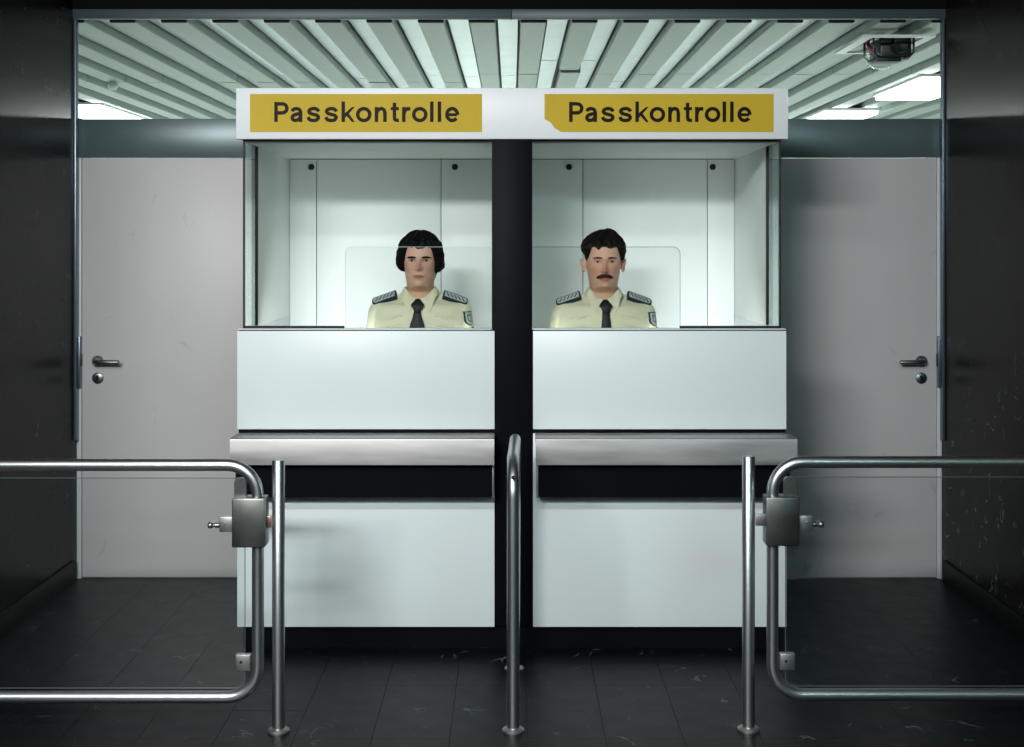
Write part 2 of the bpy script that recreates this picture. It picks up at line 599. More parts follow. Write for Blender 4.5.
# doors and the panels above them
z_dt = CAM_Z + (243 - 158) / 211
z_tt = CAM_Z + (243 - 119) / 211
for side, xa, xb in ((-1, XL, -1.078), (1, XR, 1.078)):
    x0, x1 = min(xa, xb), max(xa, xb)
    n = 1 if side < 0 else 2
    word = 'left' if side < 0 else 'right'
    struct(box('trim_%d' % (4 + n), M['transom'], x0, x1, YD - 0.012, YD + 0.04, z_dt + 0.002, z_tt, bev=0.002),
           'blue-grey panel above the %s door' % word)
    d = bpy.data.objects.new('door_%d' % n, None)
    COL.objects.link(d)
    d.location = ((x0 + x1) / 2, YD, 0)
    struct(d, 'grey-white flush door between the booth and the %s wall' % word)
    xi = xa - side * 0.022
    box('door_frame', M['door_frame'], min(xa, xi), max(xa, xi), YD - 0.004, YD + 0.06, 0, z_dt, d, 0.002)
    lf = (min(xi - side * 0.003, xb), max(xi - side * 0.003, xb))
    box('leaf', M['door'], lf[0], lf[1], YD, YD + 0.045, 0.006, z_dt - 0.002, d, 0.002)
    # lever and key rose
    hx = (98 - 512) / 211 if side < 0 else (921 - 512) / 211
    hz = CAM_Z - (361 - 243) / 211
    h = MB().lathe([(0.0, -0.016), (0.024, -0.016), (0.0265, -0.013), (0.0265, 0)], (hx, YD, hz), 'y', 28).build('lever_rose', M['lever'], d)
    s = -side
    pts = [(hx, YD - 0.012, hz), (hx, YD - 0.045, hz)]
    for k in range(1, 7):
        a = k / 6 * pi / 2
        pts.append((hx + s * 0.014 * sin(a), YD - 0.045 - 0.014 * sin(a) * 0.4 - 0.004 * k / 6, hz))
    pts += [(hx + s * 0.06, YD - 0.055, hz - 0.001), (hx + s * 0.112, YD - 0.055, hz - 0.002), (hx + s * 0.116, YD - 0.055, hz - 0.002)]
    MB().tube(pts, [0.011] * 2 + [0.011] * 6 + [0.0105, 0.0105, 0.008], 14).build('door_handle', M['lever'], d)
    kz = hz - 17 / 211
    kr = MB().lathe([(0.0, -0.008), (0.024, -0.008), (0.0265, -0.006), (0.0265, 0)], (hx, YD, kz), 'y', 28).build('key_rose', M['lever'], d)
    kb = MB().lathe([(0.0, -0.010), (0.008, -0.010), (0.008, 0)], (hx, YD, kz + 0.005), 'y', 16)
    kb.box(hx - 0.004, hx + 0.004, YD - 0.010, YD, kz - 0.015, kz + 0.003)
    kb.build('key_cylinder', M['cctv'], kr)
    # strike plate on the wall-end strip
    xs = xa - side * 0.012
    zs0, zs1 = CAM_Z - (387 - 243) / 211, CAM_Z - (336 - 243) / 211
    st = box('strike_plate', M['jamb'], min(xs, xs - side * 0.012), max(xs, xs - side * 0.012), YD - 0.03, YD - 0.004, zs0, zs1, d, 0.002)
    box('latch', M['cctv'], min(xs, xs - side * 0.016), max(xs, xs - side * 0.016), YD - 0.022, YD - 0.004,
        zs0 + 0.10, zs0 + 0.16, st, 0.002)

# ------------------------------------------------------------------ setting: slatted ceiling and room beyond
SL0 = 6.170
cb = struct(box('ceiling_back', M['gap_shade'], -5, 5, 6.15, 13, 2.716, 2.80), 'slatted white metal ceiling of the room beyond')
pitch, sw = 0.2435, 0.121
prof = [(-sw / 2 + 0.004, 0.0), (sw / 2 - 0.004, 0.0), (sw / 2, 0.004), (sw / 2, 0.05), (-sw / 2, 0.05), (-sw / 2, 0.004)]
scache = {}


def slat(name, x, y0, y1, z, material, pr):
    key = (name, round(y1 - y0, 4))
    if key not in scache:
        me = MB().prism(pr, 0, y1 - y0).mesh(name, False)
        me.materials.append(material)
        scache[key] = me
    o = bpy.data.objects.new(name, scache[key])
    COL.objects.link(o)
    o.parent = cb
    o.location = (x, y0, z)
    return o


iprof = [(-0.049, 0.0), (0.049, 0.0), (0.052, 0.012), (-0.052, 0.012)]
LAMP_AT = {-13: ((9.7, 12.1),), 11: ((8.05, 9.15), (10.1, 11.9)), -1: ((10.8, 12.4),)}
for k in range(-19, 20):
    x = -0.142 + pitch * k
    yb = 8.45 if k < 0 else 8.05
    dz = random.uniform(-0.002, 0.002)
    if k == 2:                                  # the slat with a sagging second length
        slat('slat', x, SL0, 7.86, 2.636 + dz, M['slat'], prof)
        slat('slat', x + 0.012, 7.92, 12.9, 2.626 + dz, M['slat'], prof)
    else:
        slat('slat', x, SL0 + random.uniform(0, 0.02), yb, 2.636 + dz, M['slat'], prof)
        slat('slat', x, yb + 0.012, 12.9, 2.636 + dz + random.uniform(-0.003, 0.001), M['slat'], prof)
    slat('slat_end_shade', x, 6.158, 6.168, 2.634, M['rubber_and_shade'], prof)  # black piece standing for the unlit front face of the slat
    xi = x + pitch / 2
    if k < 19:
        ym = 7.75 if k in (2, 1) else 8.6 + random.uniform(-0.2, 0.2)
        slat('infill_panel', xi, SL0, ym, 2.680, M['infill'], iprof)
        slat('infill_panel', xi, ym + 0.03, 12.9, 2.682, M['infill'], iprof)

struct(box('floor_back', M['room_floor'], -5, 5, 6.22, 13, -0.10, 0), 'floor of the room beyond')
struct(box('wall_back', M['room_wall'], -5, 5, 13, 13.1, 0, 2.8))
struct(box('wall_back_left', M['room_wall'], -5.1, -5, 6.2, 13, 0, 2.8))
struct(box('wall_back_right', M['room_wall'], 5, 5.1, 6.2, 13, 0, 2.8))
struct(box('wall_front_left', M['room_wall'], -5, XL - 0.12, 6.06, 6.2, 0, 2.8))
struct(box('wall_front_right', M['room_wall'], XR + 0.12, 5, 6.06, 6.2, 0, 2.8))

LIGHTS = [(-3.27, 9.7, 12.1, 'long bright fluorescent ceiling light seen over the left door'),
          (2.75, 8.05, 9.15, 'bright fluorescent ceiling light nearest the camera dome, beside the right wall'),
          (2.65, 10.1, 11.9, 'far bright fluorescent ceiling light low over the right door'),
          (-0.35, 10.8, 12.4, 'far fluorescent ceiling light glinting just above the middle of the booth header')]
for x, y0, y1, lab in LIGHTS:
    hw = 0.08 if abs(x) < 1 else 0.20
    t = thing('ceiling_light', (x, (y0 + y1) / 2, 2.638), lab, 'lamp', 'fluorescent lights of the room beyond')
    box('housing', M['frame_white'], x - hw - .015, x + hw + .015, y0, y1, 2.620, 2.64, t, 0.003)
    box('diffuser', M['tube'], x - hw, x + hw, y0 + 0.02, y1 - 0.02, 2.592, 2.620, t, 0.01)

fit = tag(MB().lathe([(0.0, -0.055), (0.02, -0.052), (0.033, -0.035), (0.033, -0.02), (0.018, 0.0)], at(113, 70, 8.45), 'z', 20)
          .build('ceiling_fitting', M['frame_white']), 'small round white knob-like fitting under the slats on the left', 'fitting')
fit.location.z += 2.638 - at(113, 70, 8.45).z

# ------------------------------------------------------------------ the booth
booth = thing('passport_booth', (0, 5.6, 0),
              'white double passport control booth with black centre column and glazed windows', 'booth')
XO = 1.074


def bpart(name, material, x0, x1, y0, y1, z0, z1, bev=0.002, parent=None, label=None):
    o = box(name, material, x0, x1, y0, y1, z0, z1, parent or booth, bev)
    if label:
        o['label'] = label
    return o


zG = 1.254
z_head0, z_head1 = CAM_Z + (243 - 139) / 256, CAM_Z + (243 - 88) / 256
CEIL = 1.985
# body
bpart('plinth', M['black'], -1.055, 1.055, YB + 0.03, 6.15, 0, 0.09, 0, label='black recessed plinth')
bpart('floor_plate', M['black'], -1.05, 1.05, YB + 0.07, 6.15, 0.09, 0.105, 0)
bpart('carcass', M['black'], -1.072, 1.072, YB + 0.021, YB + 0.06, 0.09, zG - 0.004, 0)
for s in (-1, 1):
    xo, xi = s * XO, s * (XO - 0.03)
    bpart('side_panel', M['white_panel'], min(xo, xi), max(xo, xi), YB + 0.061, 6.15, 0.09, zG - 0.006, 0.002)
    # rear part of the side, above the counter
    bpart('side_wall', M['booth_inner'], min(s * 1.066, s * 1.044), max(s * 1.066, s * 1.044), 5.345, 6.15, zG - 0.006, z_head0, 0.002)
    bpart('ledge', M['white_panel'], min(s * 0.08, s * XO), max(s * 0.08, s * XO), YB + 0.021, YB + 0.075, zG - 0.006, zG, 0.001)
    # glazing
    g = bpart('window_pane', M['glass'], min(s * 0.0795, s * 1.056), max(s * 0.0795, s * 1.056), YB + 0.034, YB + 0.042, zG, z_head0, 0)
    gs = bpart('side_pane', M['glass'], min(s * 1.056, s * 1.048), max(s * 1.056, s * 1.048), YB + 0.046, 5.325, zG, z_head0, 0)
    bpart('corner_seal', M['rubber_and_shade'], min(s * 1.058, s * 1.052), max(s * 1.058, s * 1.052), YB + 0.033, YB + 0.046, zG, z_head0, 0)
    bpart('mullion', M['rubber_and_shade'], min(s * 1.066, s * 1.043), max(s * 1.066, s * 1.043), 5.325, 5.345, zG, z_head0, 0.001)
    xs0, xs1 = (-1.056, -0.66) if s < 0 else (0.66, 1.056)
    bpart('sill_seal', M['rubber_and_shade'], xs0, xs1, YB + 0.030, YB + 0.046, zG - 0.001, zG + 0.010, 0)
    bpart('head_shade', M['rubber_and_shade'], min(s * 0.08, s * 1.058), max(s * 0.08, s * 1.058), YB + 0.030, YB + 0.046, z_head0 - 0.008, z_head0, 0)  # dark strip standing for the shadow under the header
bpart('side_seal', M['rubber_and_shade'], -0.0795, -0.0765, YB + 0.03, YB + 0.046, zG, z_head0, 0)
bpart('side_seal', M['rubber_and_shade'], 0.0765, 0.0795, YB + 0.03, YB + 0.046, zG, z_head0, 0)
bpart('column', M['black'], -0.0765, 0.078, YB + 0.012, 5.30, 0.09, z_head0, 0.001, label='black centre column')
bpart('divider', M['booth_inner'], -0.06, 0.06, 5.30, 6.10, 0.105, CEIL, 0)
bpart('inner_ceiling', M['booth_inner'], -1.044, 1.044, YB + 0.05, 6.10, CEIL, CEIL + 0.006, 0)
bpart('roof', M['white_panel'], -XO, XO, YB + 0.06, 6.15, z_head1 - 0.03, z_head1 - 0.004, 0.002)
# back wall of separate boards with a door in each half
bpart('back_board', M['rubber_and_shade'], -1.06, 1.06, 6.12, 6.15, 0.105, z_head1 - 0.03, 0)
for s in (-1, 1):
    a, b = 0.333, 0.917
    g = 0.0017
    for nm, p, q in (('back_panel', 0.06, a - g), ('back_door', a + g, b - g), ('back_panel', b + g, 1.043)):
        bpart(nm, M['booth_inner'], min(s * p, s * q), max(s * p, s * q), 6.10, 6.12, 0.105, CEIL - 0.003, 0.001)
    for kx in (311.5 - 512, 455 - 512):
        X = s * abs(kx) / 213
        MB().lathe([(0, -0.012), (0.010, -0.012), (0.0145, -0.008), (0.0145, 0)], (X, 6.10, CAM_Z + (243 - 167) / 213), 'y', 18) \
            .build('black_knob', M['rubber_and_shade'], booth)
for s in (-1, 1):
    bpart('fill_housing', M['white_panel'], s * 0.57 - 0.47, s * 0.57 + 0.47, YB + 0.062, 5.195, 1.03, 1.09, 0.002)  # unseen housing added to carry the fill strips
# front panels
L0, L1 = -1.074, -0.068
R0, R1 = 0.082, 1.072
for x0, x1 in ((L0, L1), (R0, R1)):
    bpart('upper_panel', M['white_panel'], x0, x1, YB, YB + 0.02, CAM_Z - (429.3 - 243) / 256, CAM_Z - (331 - 243) / 256, 0.002)
    bpart('lower_panel', M['white_panel'], x0, x1, YB, YB + 0.02, CAM_Z - (627 - 243) / 256, 0.845, 0.002)
YS = YB - 0.13
for x0, x1 in ((L0 + 0.0, L1), (0.0905, 1.086)):
    zt, zb = 0.846, 0.745
    r_ = 0.006
    prof_ = [(YB - 0.001, zt), (YS + r_, zt)] + [(YS + r_ - r_ * sin(radians(a_)), zt - r_ + r_ * cos(radians(a_))) for a_ in (30, 60, 90)]
    prof_ += [(YS, zb), (YS + 0.02, zb), (YS + 0.02, zt - 0.02), (YB - 0.001, zt - 0.02)]
    sh = MB()
    va = [sh.bm.verts.new((x0, y_, z_)) for y_, z_ in prof_]
    vb = [sh.bm.verts.new((x1, y_, z_)) for y_, z_ in prof_]
    sh.bm.faces.new(va)
    sh.bm.faces.new(vb[::-1])
    for k in range(len(prof_)):
        sh.bm.faces.new((va[k], vb[k], vb[(k + 1) % len(prof_)], va[(k + 1) % len(prof_)]))
    sh.build('counter_shelf', M['brushed'], booth)['label'] = 'brushed steel shelf lip'
    e0, e1 = (x0 + 0.012, x1 - 0.009) if x0 < 0 else (x0 + 0.013, R1 - 0.005)
    bpart('shelf_box', M['black'], e0, e1, YB - 0.085, YB - 0.001, 0.613, zt - 0.021, 0, label='black box under the shelf')
    xb = x1 - 0.008 if x0 < 0 else x0 + 0.004
    bpart('bracket', M['steel'], xb, xb + 0.007, YB - 0.088, YB - 0.001, 0.611, zb + 0.02, 0.001)


# speech screens: rounded glass sheets in front of the windows
def rounded(x0, x1, z0, z1, r, corners):
    pts = []
    for cx, cz, a0, key in ((x1 - r, z1 - r, 0, 'tr'), (x0 + r, z1 - r, 90, 'tl'), (x0 + r, z0 + r, 180, 'bl'), (x1 - r, z0 + r, 270, 'br')):
        if key in corners:
            for k in range(9):
                a = radians(a0 + 90 * k / 8)
                pts.append((cx + r * cos(a), cz + r * sin(a)))
        else:
            pts.append((x1 if 'r' in key else x0, z1 if 't' in key else z0))
    return pts


for s in (-1, 1):
    x0, x1 = (-0.655, -0.075) if s < 0 else (0.08, 0.66)
    z0, z1 = zG - 0.002, CAM_Z - (247 - 243) / 257
    poly = rounded(x0, x1, z0, z1, 0.028, ('tl',) if s < 0 else ('tr',))
    o = MB().prism(poly, YB + 0.022, YB + 0.029).build('speech_screen', M['glass'], booth)
    rim = [p for p in poly]
    # polished edge of the sheet: a thin bead along top and free side
    pts = [(x, YB + 0.0255, z) for x, z in poly]
    if s < 0:
        path = pts[:1] + pts[1:10] + pts[10:11]
    else:
        path = [pts[-1]] + pts[:9] + [pts[9]]
    MB().tube(path, 0.0009, 8).build('polished_edge', M['glass_edge'] if s < 0 else M['glass_edge_dark'], o)

# header with its two signs
header = bpart('header', M['header'], -1.078, 1.078, YB - 0.001, YB + 0.06, z_head0, z_head1, 0.002)


def catmull(p, n=7):
    out = []
    q = [p[0]] + list(p) + [p[-1]]
    for i in range(1, len(q) - 2):
        p0, p1, p2, p3 = q[i - 1], q[i], q[i + 1], q[i + 2]
        for k in range(n):
            t = k / n
            out.append(tuple(0.5 * (2 * p1[d] + (p2[d] - p0[d]) * t + (2 * p0[d] - 5 * p1[d] + 4 * p2[d] - p3[d]) * t * t +
                                    (3 * p1[d] - p0[d] - 3 * p2[d] + p3[d]) * t ** 3) for d in (0, 1)))
    out.append(p[-1])
    return out


def arc(cx, cy, rx, ry, a0, a1, n=20):
    return [(cx + rx * cos(radians(a0 + (a1 - a0) * i / n)), cy + ry * sin(radians(a0 + (a1 - a0) * i / n))) for i in range(n + 1)]


H = 0.095
XH = 0.75
GLYPH = {
    'P': (0.74, [[(H, 0), (H, 1)], [(H, 1 - H), (.41, 1 - H)] + arc(.41, .68, .23, .225, 90, -90, 14) + [(.41, .455), (H, .455)]]),
    'a': (0.64, [catmull([(.09, .53), (.15, .625), (.30, .665), (.45, .62), (.51, .50)]) + [(.51, .2), (.51, .0)],
                 catmull([(.51, .42), (.33, .395), (.16, .33), (.095, .215), (.15, .105), (.26, .08), (.41, .13), (.51, .25)])]),
    's': (0.68, [catmull([(.60, .52), (.52, .63), (.34, .67), (.17, .62), (.115, .52), (.19, .425), (.36, .375), (.53, .32), (.585, .215),
                          (.50, .105), (.33, .075), (.15, .12), (.075, .25)])]),
    'k': (0.66, [[(H, 0), (H, 1.02)], [(.60, .80), (.12, .27)], [(.25, .45), (.60, -.06)]]),
    'o': (0.78, [arc(.39, .37, .30, .295, 0, 360, 40)]),
    'n': (0.62, [[(H, 0), (H, XH)], catmull([(H, .40), (.16, .58), (.32, .665), (.46, .61), (.515, .46)]) + [(.515, .2), (.515, 0)]]),
    't': (0.41, [[(.19, .96), (.19, .4)] + catmull([(.19, .25), (.21, .13), (.29, .085), (.41, .09)]), [(0, .665), (.41, .665)]]),
    'r': (0.42, [[(H, 0), (H, XH)], catmull([(H, .36), (.14, .54), (.25, .65), (.42, .655)])]),
    'l': (0.2, [[(H, 0), (H, 1.02)]]),
    'e': (0.72, [[(.10, .36), (.60, .36)], arc(.36, .37, .265, .295, -3, 322, 34)]),
}


def ribbon(mb, pts, w, tr, y0, y1, clamp):
    clean = [pts[0]]
    for p in pts[1:]:
        if math.dist(p, clean[-1]) > 1e-4:
            clean.append(p)
    pts = clean
    closed = len(pts) > 4 and math.dist(pts[0], pts[-1]) < 1e-3
    L, R = [], []
    k = len(pts)
    for i, p in enumerate(pts):
        if closed:
            a, b = pts[i - 1 if i else k - 2], pts[i + 1 if i < k - 1 else 1]
        else:
            a, b = pts[max(i - 1, 0)], pts[min(i + 1, k - 1)]
        tx, ty = b[0] - a[0], b[1] - a[1]
        n = math.hypot(tx, ty)
        nx, ny = -ty / n, tx / n
        m = 1.0
        if 0 < i < k - 1:
            ux, uy = p[0] - pts[i - 1][0], p[1] - pts[i - 1][1]
            un = math.hypot(ux, uy)
            m = min(1.5, 1 / max(0.5, abs(nx * -uy / un + ny * ux / un)))
        L.append((p[0] + nx * w * m, min(max(p[1] + ny * w * m, clamp[0]), clamp[1])))
        R.append((p[0] - nx * w * m, min(max(p[1] - ny * w * m, clamp[0]), clamp[1])))
    rows = []
    for l, r in zip(L, R):
        (lx, lz), (rx, rz) = tr(l), tr(r)
        rows.append([(lx, y0, lz), (lx, y1, lz), (rx, y1, rz), (rx, y0, rz)])
    mb.grid(rows, True, not closed)


LET = [('P', 122), ('a', 190), ('s', 258), ('s', 332), ('k', 403), ('o', 464), ('n', 542), ('t', 609), ('r', 656), ('o', 698), ('l', 773), ('l', 805), ('e', 836)]
YH = YB - 0.001
for s in (-1, 1):
    if s < 0:
        a, b = at(250, 94, YH), at(482, 132, YH)
        poly = [(a.x, b.z), (b.x, b.z), (b.x, a.z), (a.x, a.z)]
        px0, sc = 245.0, 4.18
        lab = 'yellow sign plate with four whole corners'
    else:
        a, b = at(544.5, 94, YH), at(773.5, 132, YH)
        c = [at(x, y, YH) for x, y in ((544.5, 119), (547, 120.5), (550, 122), (552.5, 125), (554.5, 128), (558, 130), (561, 132))]
        poly = [(q.x, q.z) for q in c] + [(b.x, b.z), (b.x, a.z), (a.x, a.z)]
        px0, sc = 540.0, 4.18
        lab = 'yellow sign plate with its lower left corner broken off'
    sg = MB().prism(poly, YH - 0.0015, YH).build('sign_plate', M['yellow'], header, False)
    sg['label'] = lab
    cap = 20.0 / 256
    for ch, lx in LET:
        if s > 0:
            lx = 121 + (lx - 122) * 0.985
        ox = (px0 + lx / sc - 512) * YH / 1300
        oz = CAM_Z - (122.0 - 243) * YH / 1300
        wdt, strokes = GLYPH[ch]
        tr = lambda p, ox=ox, oz=oz: (ox + p[0] * cap, oz + p[1] * cap)
        mb = MB()
        for i, st in enumerate(strokes):
            thin = 0.075 if (ch == 't' and i == 1) or (ch == 'e' and i == 0) else 0.088
            cl = (0.0, XH) if (ch == 'k' and i > 0) else (-1, 2)
            ribbon(mb, st, thin, tr, YH - 0.0028 - 0.00012 * i, YH - 0.0014, cl)
        mb.build('letter', M['ink'], header, False)


# ------------------------------------------------------------------ steel barriers
def flange(mb, x, y, r=0.036):
    mb.lathe([(r, 0), (r, 0.006), (r - 0.006, 0.011), (0.022, 0.013)], (x, y, 0), 'z', 28)


def post(px, ytop, ybase, label):
    Yp = 1300 * CAM_Z / (ybase - 243)
    x = (px - 512) * Yp / 1300
    zt = CAM_Z - (ytop - 243) * Yp / 1300
    t = thing('barrier_post', (x, Yp, 0), label, 'post', 'free-standing steel posts')
    mb = MB().lathe([(0.0205, 0.008), (0.0205, zt - 0.002), (0.0190, zt), (0.0185, zt)], (x, Yp, 0), 'z', 28)
    mb.build('pole', M['steel'], t)
    f = MB()
    flange(f, x, Yp)
    f.build('foot_flange', M['brushed'], t)


post(278.5, 460, 731.5, 'steel post with round foot beside the latch of the left gate')
post(748.5, 456, 730, 'steel post with round foot beside the latch of the right gate')

# centre hoop rail
Yf, Yr = 1300 * CAM_Z / (731 - 243), 1300 * CAM_Z / (669 - 243)
hoop = thing('hoop_rail', (0.004, (Yf + Yr) / 2, 0), 'steel hoop barrier in the middle, standing on two feet before the black column', 'barrier')
hx = 0.004
ztop = 0.872
rb = 0.11
pts = [(hx, Yf, 0.008), (hx, Yf, ztop - rb)]
for k in range(1, 11):
    a = k / 10 * pi / 2
    pts.append((hx, Yf + rb * (1 - cos(a)), ztop - rb + rb * sin(a)))
xr_ = hx + 0.008
for k in range(0, 11):
    a = k / 10 * pi / 2
    pts.append((xr_, Yr - rb + rb * sin(a), ztop - rb + rb * cos(a)))
pts.append((xr_ - 0.004, Yr, 0.008))
MB().tube(pts, 0.0205, 24).build('tube', M['steel'], hoop)
f = MB(); flange(f, hx, Yf, 0.036); f.build('foot_flange', M['brushed'], hoop)
f = MB(); flange(f, xr_ - 0.004, Yr, 0.036); f.build('foot_flange', M['brushed'], hoop)
MB().lathe([(0.0, 0), (0.006, 0), (0.006, 0.01)], (hx, Yf - 0.0213, CAM_Z - (477.5 - 243) / 308), 'y', 12).build('vent_hole', M['rubber_and_shade'], hoop)


def gate(s, label):
    """s = -1 the left gate, 1 the right gate"""
    word = 'left' if s < 0 else 'right'
    if s < 0:
        xe, zt, zb = (258 - 512) / 308, CAM_Z - (465 - 243) / 308, CAM_Z - (697 - 243) / 308
        wall = XL
    else:
        xe, zt, zb = (772.5 - 512) / 308, CAM_Z - (462 - 243) / 308, CAM_Z - (694.5 - 243) / 308
        wall = XR
    t = thing('barrier_gate', (xe, YG, 0), label, 'gate', 'steel tube gates')
    xh = wall - s * 0.09
    r = 0.10
    x0, x1 = min(xe, xh), max(xe, xh)
    pts = []
    for cx, cz, a0 in ((x1 - r, zt - r, 0), (x0 + r, zt - r, 90), (x0 + r, zb + r, 180), (x1 - r, zb + r, 270)):
        for k in range(11):
            a = radians(a0 + 9 * k)
            pts.append((cx + r * cos(a), YG, cz + r * sin(a)))
    MB().tube(pts, 0.0195, 22, closed=True).build('frame', M['steel'], t)
    # hinges to the side wall
    for z in (zt - 0.15, zb + 0.15):
        hb = MB()
        hb.lathe([(0.026, -0.03), (0.026, 0.03)], (xh, YG, z), 'z', 20)
        hb.box(min(xh, wall), max(xh, wall), YG - 0.006, YG + 0.006, z - 0.025, z + 0.025)
        hb.box(min(wall, wall - s * 0.008), max(wall, wall - s * 0.008), YG - 0.04, YG + 0.04, z - 0.04, z + 0.04, 0.001)
        hb.build('hinge', M['steel'], t)
    # glass pane
    dz = -1 if s > 0 else 0
    g0 = at(245 if s < 0 else 785.5, 478 + dz, YG)
    g1z = CAM_Z - (688 + dz * 2 - 243) / 308
    gx0, gx1 = (g0.x, xh - 0.03) if s > 0 else (xh + 0.03, g0.x)
    pane = rounded(gx0, gx1, g1z, g0.z, 0.03, ('tr', 'br') if s < 0 else ('tl', 'bl'))
    gp = MB().prism(pane, YG - 0.004, YG + 0.004).build('glass_pane', M['gate_glass'], t, False)
    rim = MB().tube([(x, YG, z) for x, z in pane], 0.0015, 6, closed=True)
    rim.build('pane_edge', M['pane_edge'], gp)
    # pane clamps
    c = at(243.5 if s < 0 else 787, 662 + dz, YG)
    cl = box('pane_clamp', M['plate'], c.x - 0.024, c.x + 0.024, YG - 0.011, YG + 0.011, c.z - 0.027, c.z + 0.027, t, 0.003)
    MB().lathe([(0, -0.014), (0.0045, -0.014), (0.0045, -0.010)], (c.x - s * 0.0 - 0.006, YG, c.z + 0.003), 'y', 10).build('screw', M['rubber_and_shade'], cl)
    c = at(240.5 if s < 0 else 789.5, 487 + dz, YG)
    cl2 = MB().prism(rounded(c.x - 0.019, c.x + 0.019, c.z - 0.05, c.z + 0.03, 0.014, ('tl', 'tr')), YG - 0.009, YG + 0.009) \
        .build('corner_clamp', M['box_steel'], t)
    # lock box around the tube
    if s < 0:
        a, b = at(231, 499, YG - 0.05), at(264.5, 548.5, YG - 0.05)
    else:
        a, b = at(767, 498, YG - 0.05), at(800.5, 547, YG - 0.05)
    lb = box('lock_box', M['box_steel'], a.x, b.x, YG - 0.042, YG + 0.028, b.z, a.z, t, 0.005)
    zc = CAM_Z - (521.5 - 243 + (dz * 2)) / 308
    pxp = (278.5 if s < 0 else 748.5)
    xp = (pxp - 512) / 308
    # bolt that reaches the post
    bx0, bx1 = (b.x, xp - 0.0255) if s < 0 else (xp + 0.0255, a.x)
    box('bolt', M['copper'] if s < 0 else M['plate'], bx0 - 0.004, bx1 + 0.004, YG - 0.012, YG - 0.002, zc - 0.018, zc + 0.02, lb, 0.001)
    # striking plate and key knob on the other side
    ex = a.x if s < 0 else b.x
    p0, p1 = (ex - 0.045, ex + 0.004) if s < 0 else (ex - 0.004, ex + 0.046)
    zk = CAM_Z - (523.5 - 243 + dz) / 308
    pl = box('side_plate', M['plate'], p0, p1, YG - 0.018, YG - 0.006, zk - 0.024, zk + 0.025, lb, 0.002)
    kx = p0 if s < 0 else p1
    k = MB()
    k.lathe([(0.007, 0.004 * s), (0.009, 0.001 * s), (0.009, s * 0.014), (0.006, s * 0.016), (0.006, s * 0.020), (0.0095, s * 0.024),
             (0.011, s * 0.030), (0.0085, s * 0.037), (0.002, s * 0.039)], (kx, YG - 0.012, zk - 0.003), 'x', 16)
    k.build('key_knob', M['lever'], lb)
    MB().lathe([(0, -0.021), (0.004, -0.021), (0.004, -0.017)], ((p0 + p1) / 2 + s * 0.008, YG, zk + 0.004), 'y', 10).build('rivet', M['steel'], lb)
    return t


gate(-1, 'low steel tube gate with glass pane and lock box, on the left')
gate(1, 'low steel tube gate with glass pane and lock box, on the right')

# ------------------------------------------------------------------ dome camera under the slats
cc = thing('surveillance_camera', (1.98, 6.8, 2.658), 'black surveillance camera with clear dome hanging from a white frame in the ceiling', 'camera')
fr = MB()
fx0, fx1, fy0, fy1, fz = 1.775, 2.13, 6.56, 7.14, 2.626
fr.box(fx0, fx1, fy0, fy0 + 0.03, fz, fz + 0.012)
fr.box(fx0, fx1, fy1 - 0.04, fy1, fz, fz + 0.012)
fr.box(fx0, fx0 + 0.05, fy0 + 0.03, fy1 - 0.04, fz, fz + 0.012)
fr.box(fx1 - 0.05, fx1, fy0 + 0.03, fy1 - 0.04, fz, fz + 0.012)
fr.build('ceiling_frame', M['frame_white'], cc)
Yc = 6.82
c = MB()
c.box(1.905, 2.065, Yc - 0.09, Yc + 0.12, 2.548, 2.655, 0.012)
c.build('camera_body', M['cctv'], cc)
MB().lathe([(0.042, 0.0), (0.042, -0.03), (0.036, -0.05), (0.030, -0.045), (0.0, -0.040)], (1.995, Yc - 0.08, 2.608), 'y', 24).build('lens', M['rubber_and_shade'], cc)
tr_ = MB()
tr_.box(1.885, 2.01, Yc - 0.10, Yc + 0.08, 2.528, 2.552, 0.006)
tr_.box(1.895, 2.06, Yc - 0.07, Yc + 0.05, 2.545, 2.565, 0.004)
tr_.build('tray', M['cctv'], cc)
for bx, by in ((1.872, Yc - 0.09), (2.072, Yc - 0.09), (1.872, Yc + 0.08), (2.072, Yc + 0.08)):
    MB().tube([(bx, by, 2.65), (bx, by, 2.575), (bx + (0.02 if bx < 1.95 else -0.02), by, 2.555), (bx + (0.05 if bx < 1.95 else -0.05), by, 2.550)], 0.006, 8) \
        .build('cage_bar', M['cctv'], cc)
MB().tube([(1.865, Yc - 0.02, 2.655), (1.86, Yc - 0.02, 2.63), (1.872, Yc - 0.03, 2.60), (1.89, Yc - 0.04, 2.585)], 0.011, 10).build('red_cable', M['red'], cc)
dm = []
for i in range(11):
    a = i / 10 * pi / 2
    dm.append((0.082 * cos(a) + 0.0008, -0.072 * sin(a)))
MB().lathe(dm, (1.935, Yc, 2.575), 'z', 28).build('dome', M['gate_glass'], cc)


cc.location = (1.925, 6.6, 2.630)

# ------------------------------------------------------------------ people
def smooth(a, b, x):
    t = min(1, max(0, (x - a) / (b - a)))
    return t * t * (3 - 2 * t)


def interp(tab, z):
    if z <= tab[0][0]:
        return tab[0][1:]
    for a, b in zip(tab[:-1], tab[1:]):
        if z <= b[0]:
            t = (z - a[0]) / (b[0] - a[0])
            return tuple(p + (q - p) * t for p, q in zip(a[1:], b[1:]))
    return tab[-1][1:]


def gs(x, c, s):
    return exp(-((x - c) / s) ** 2)


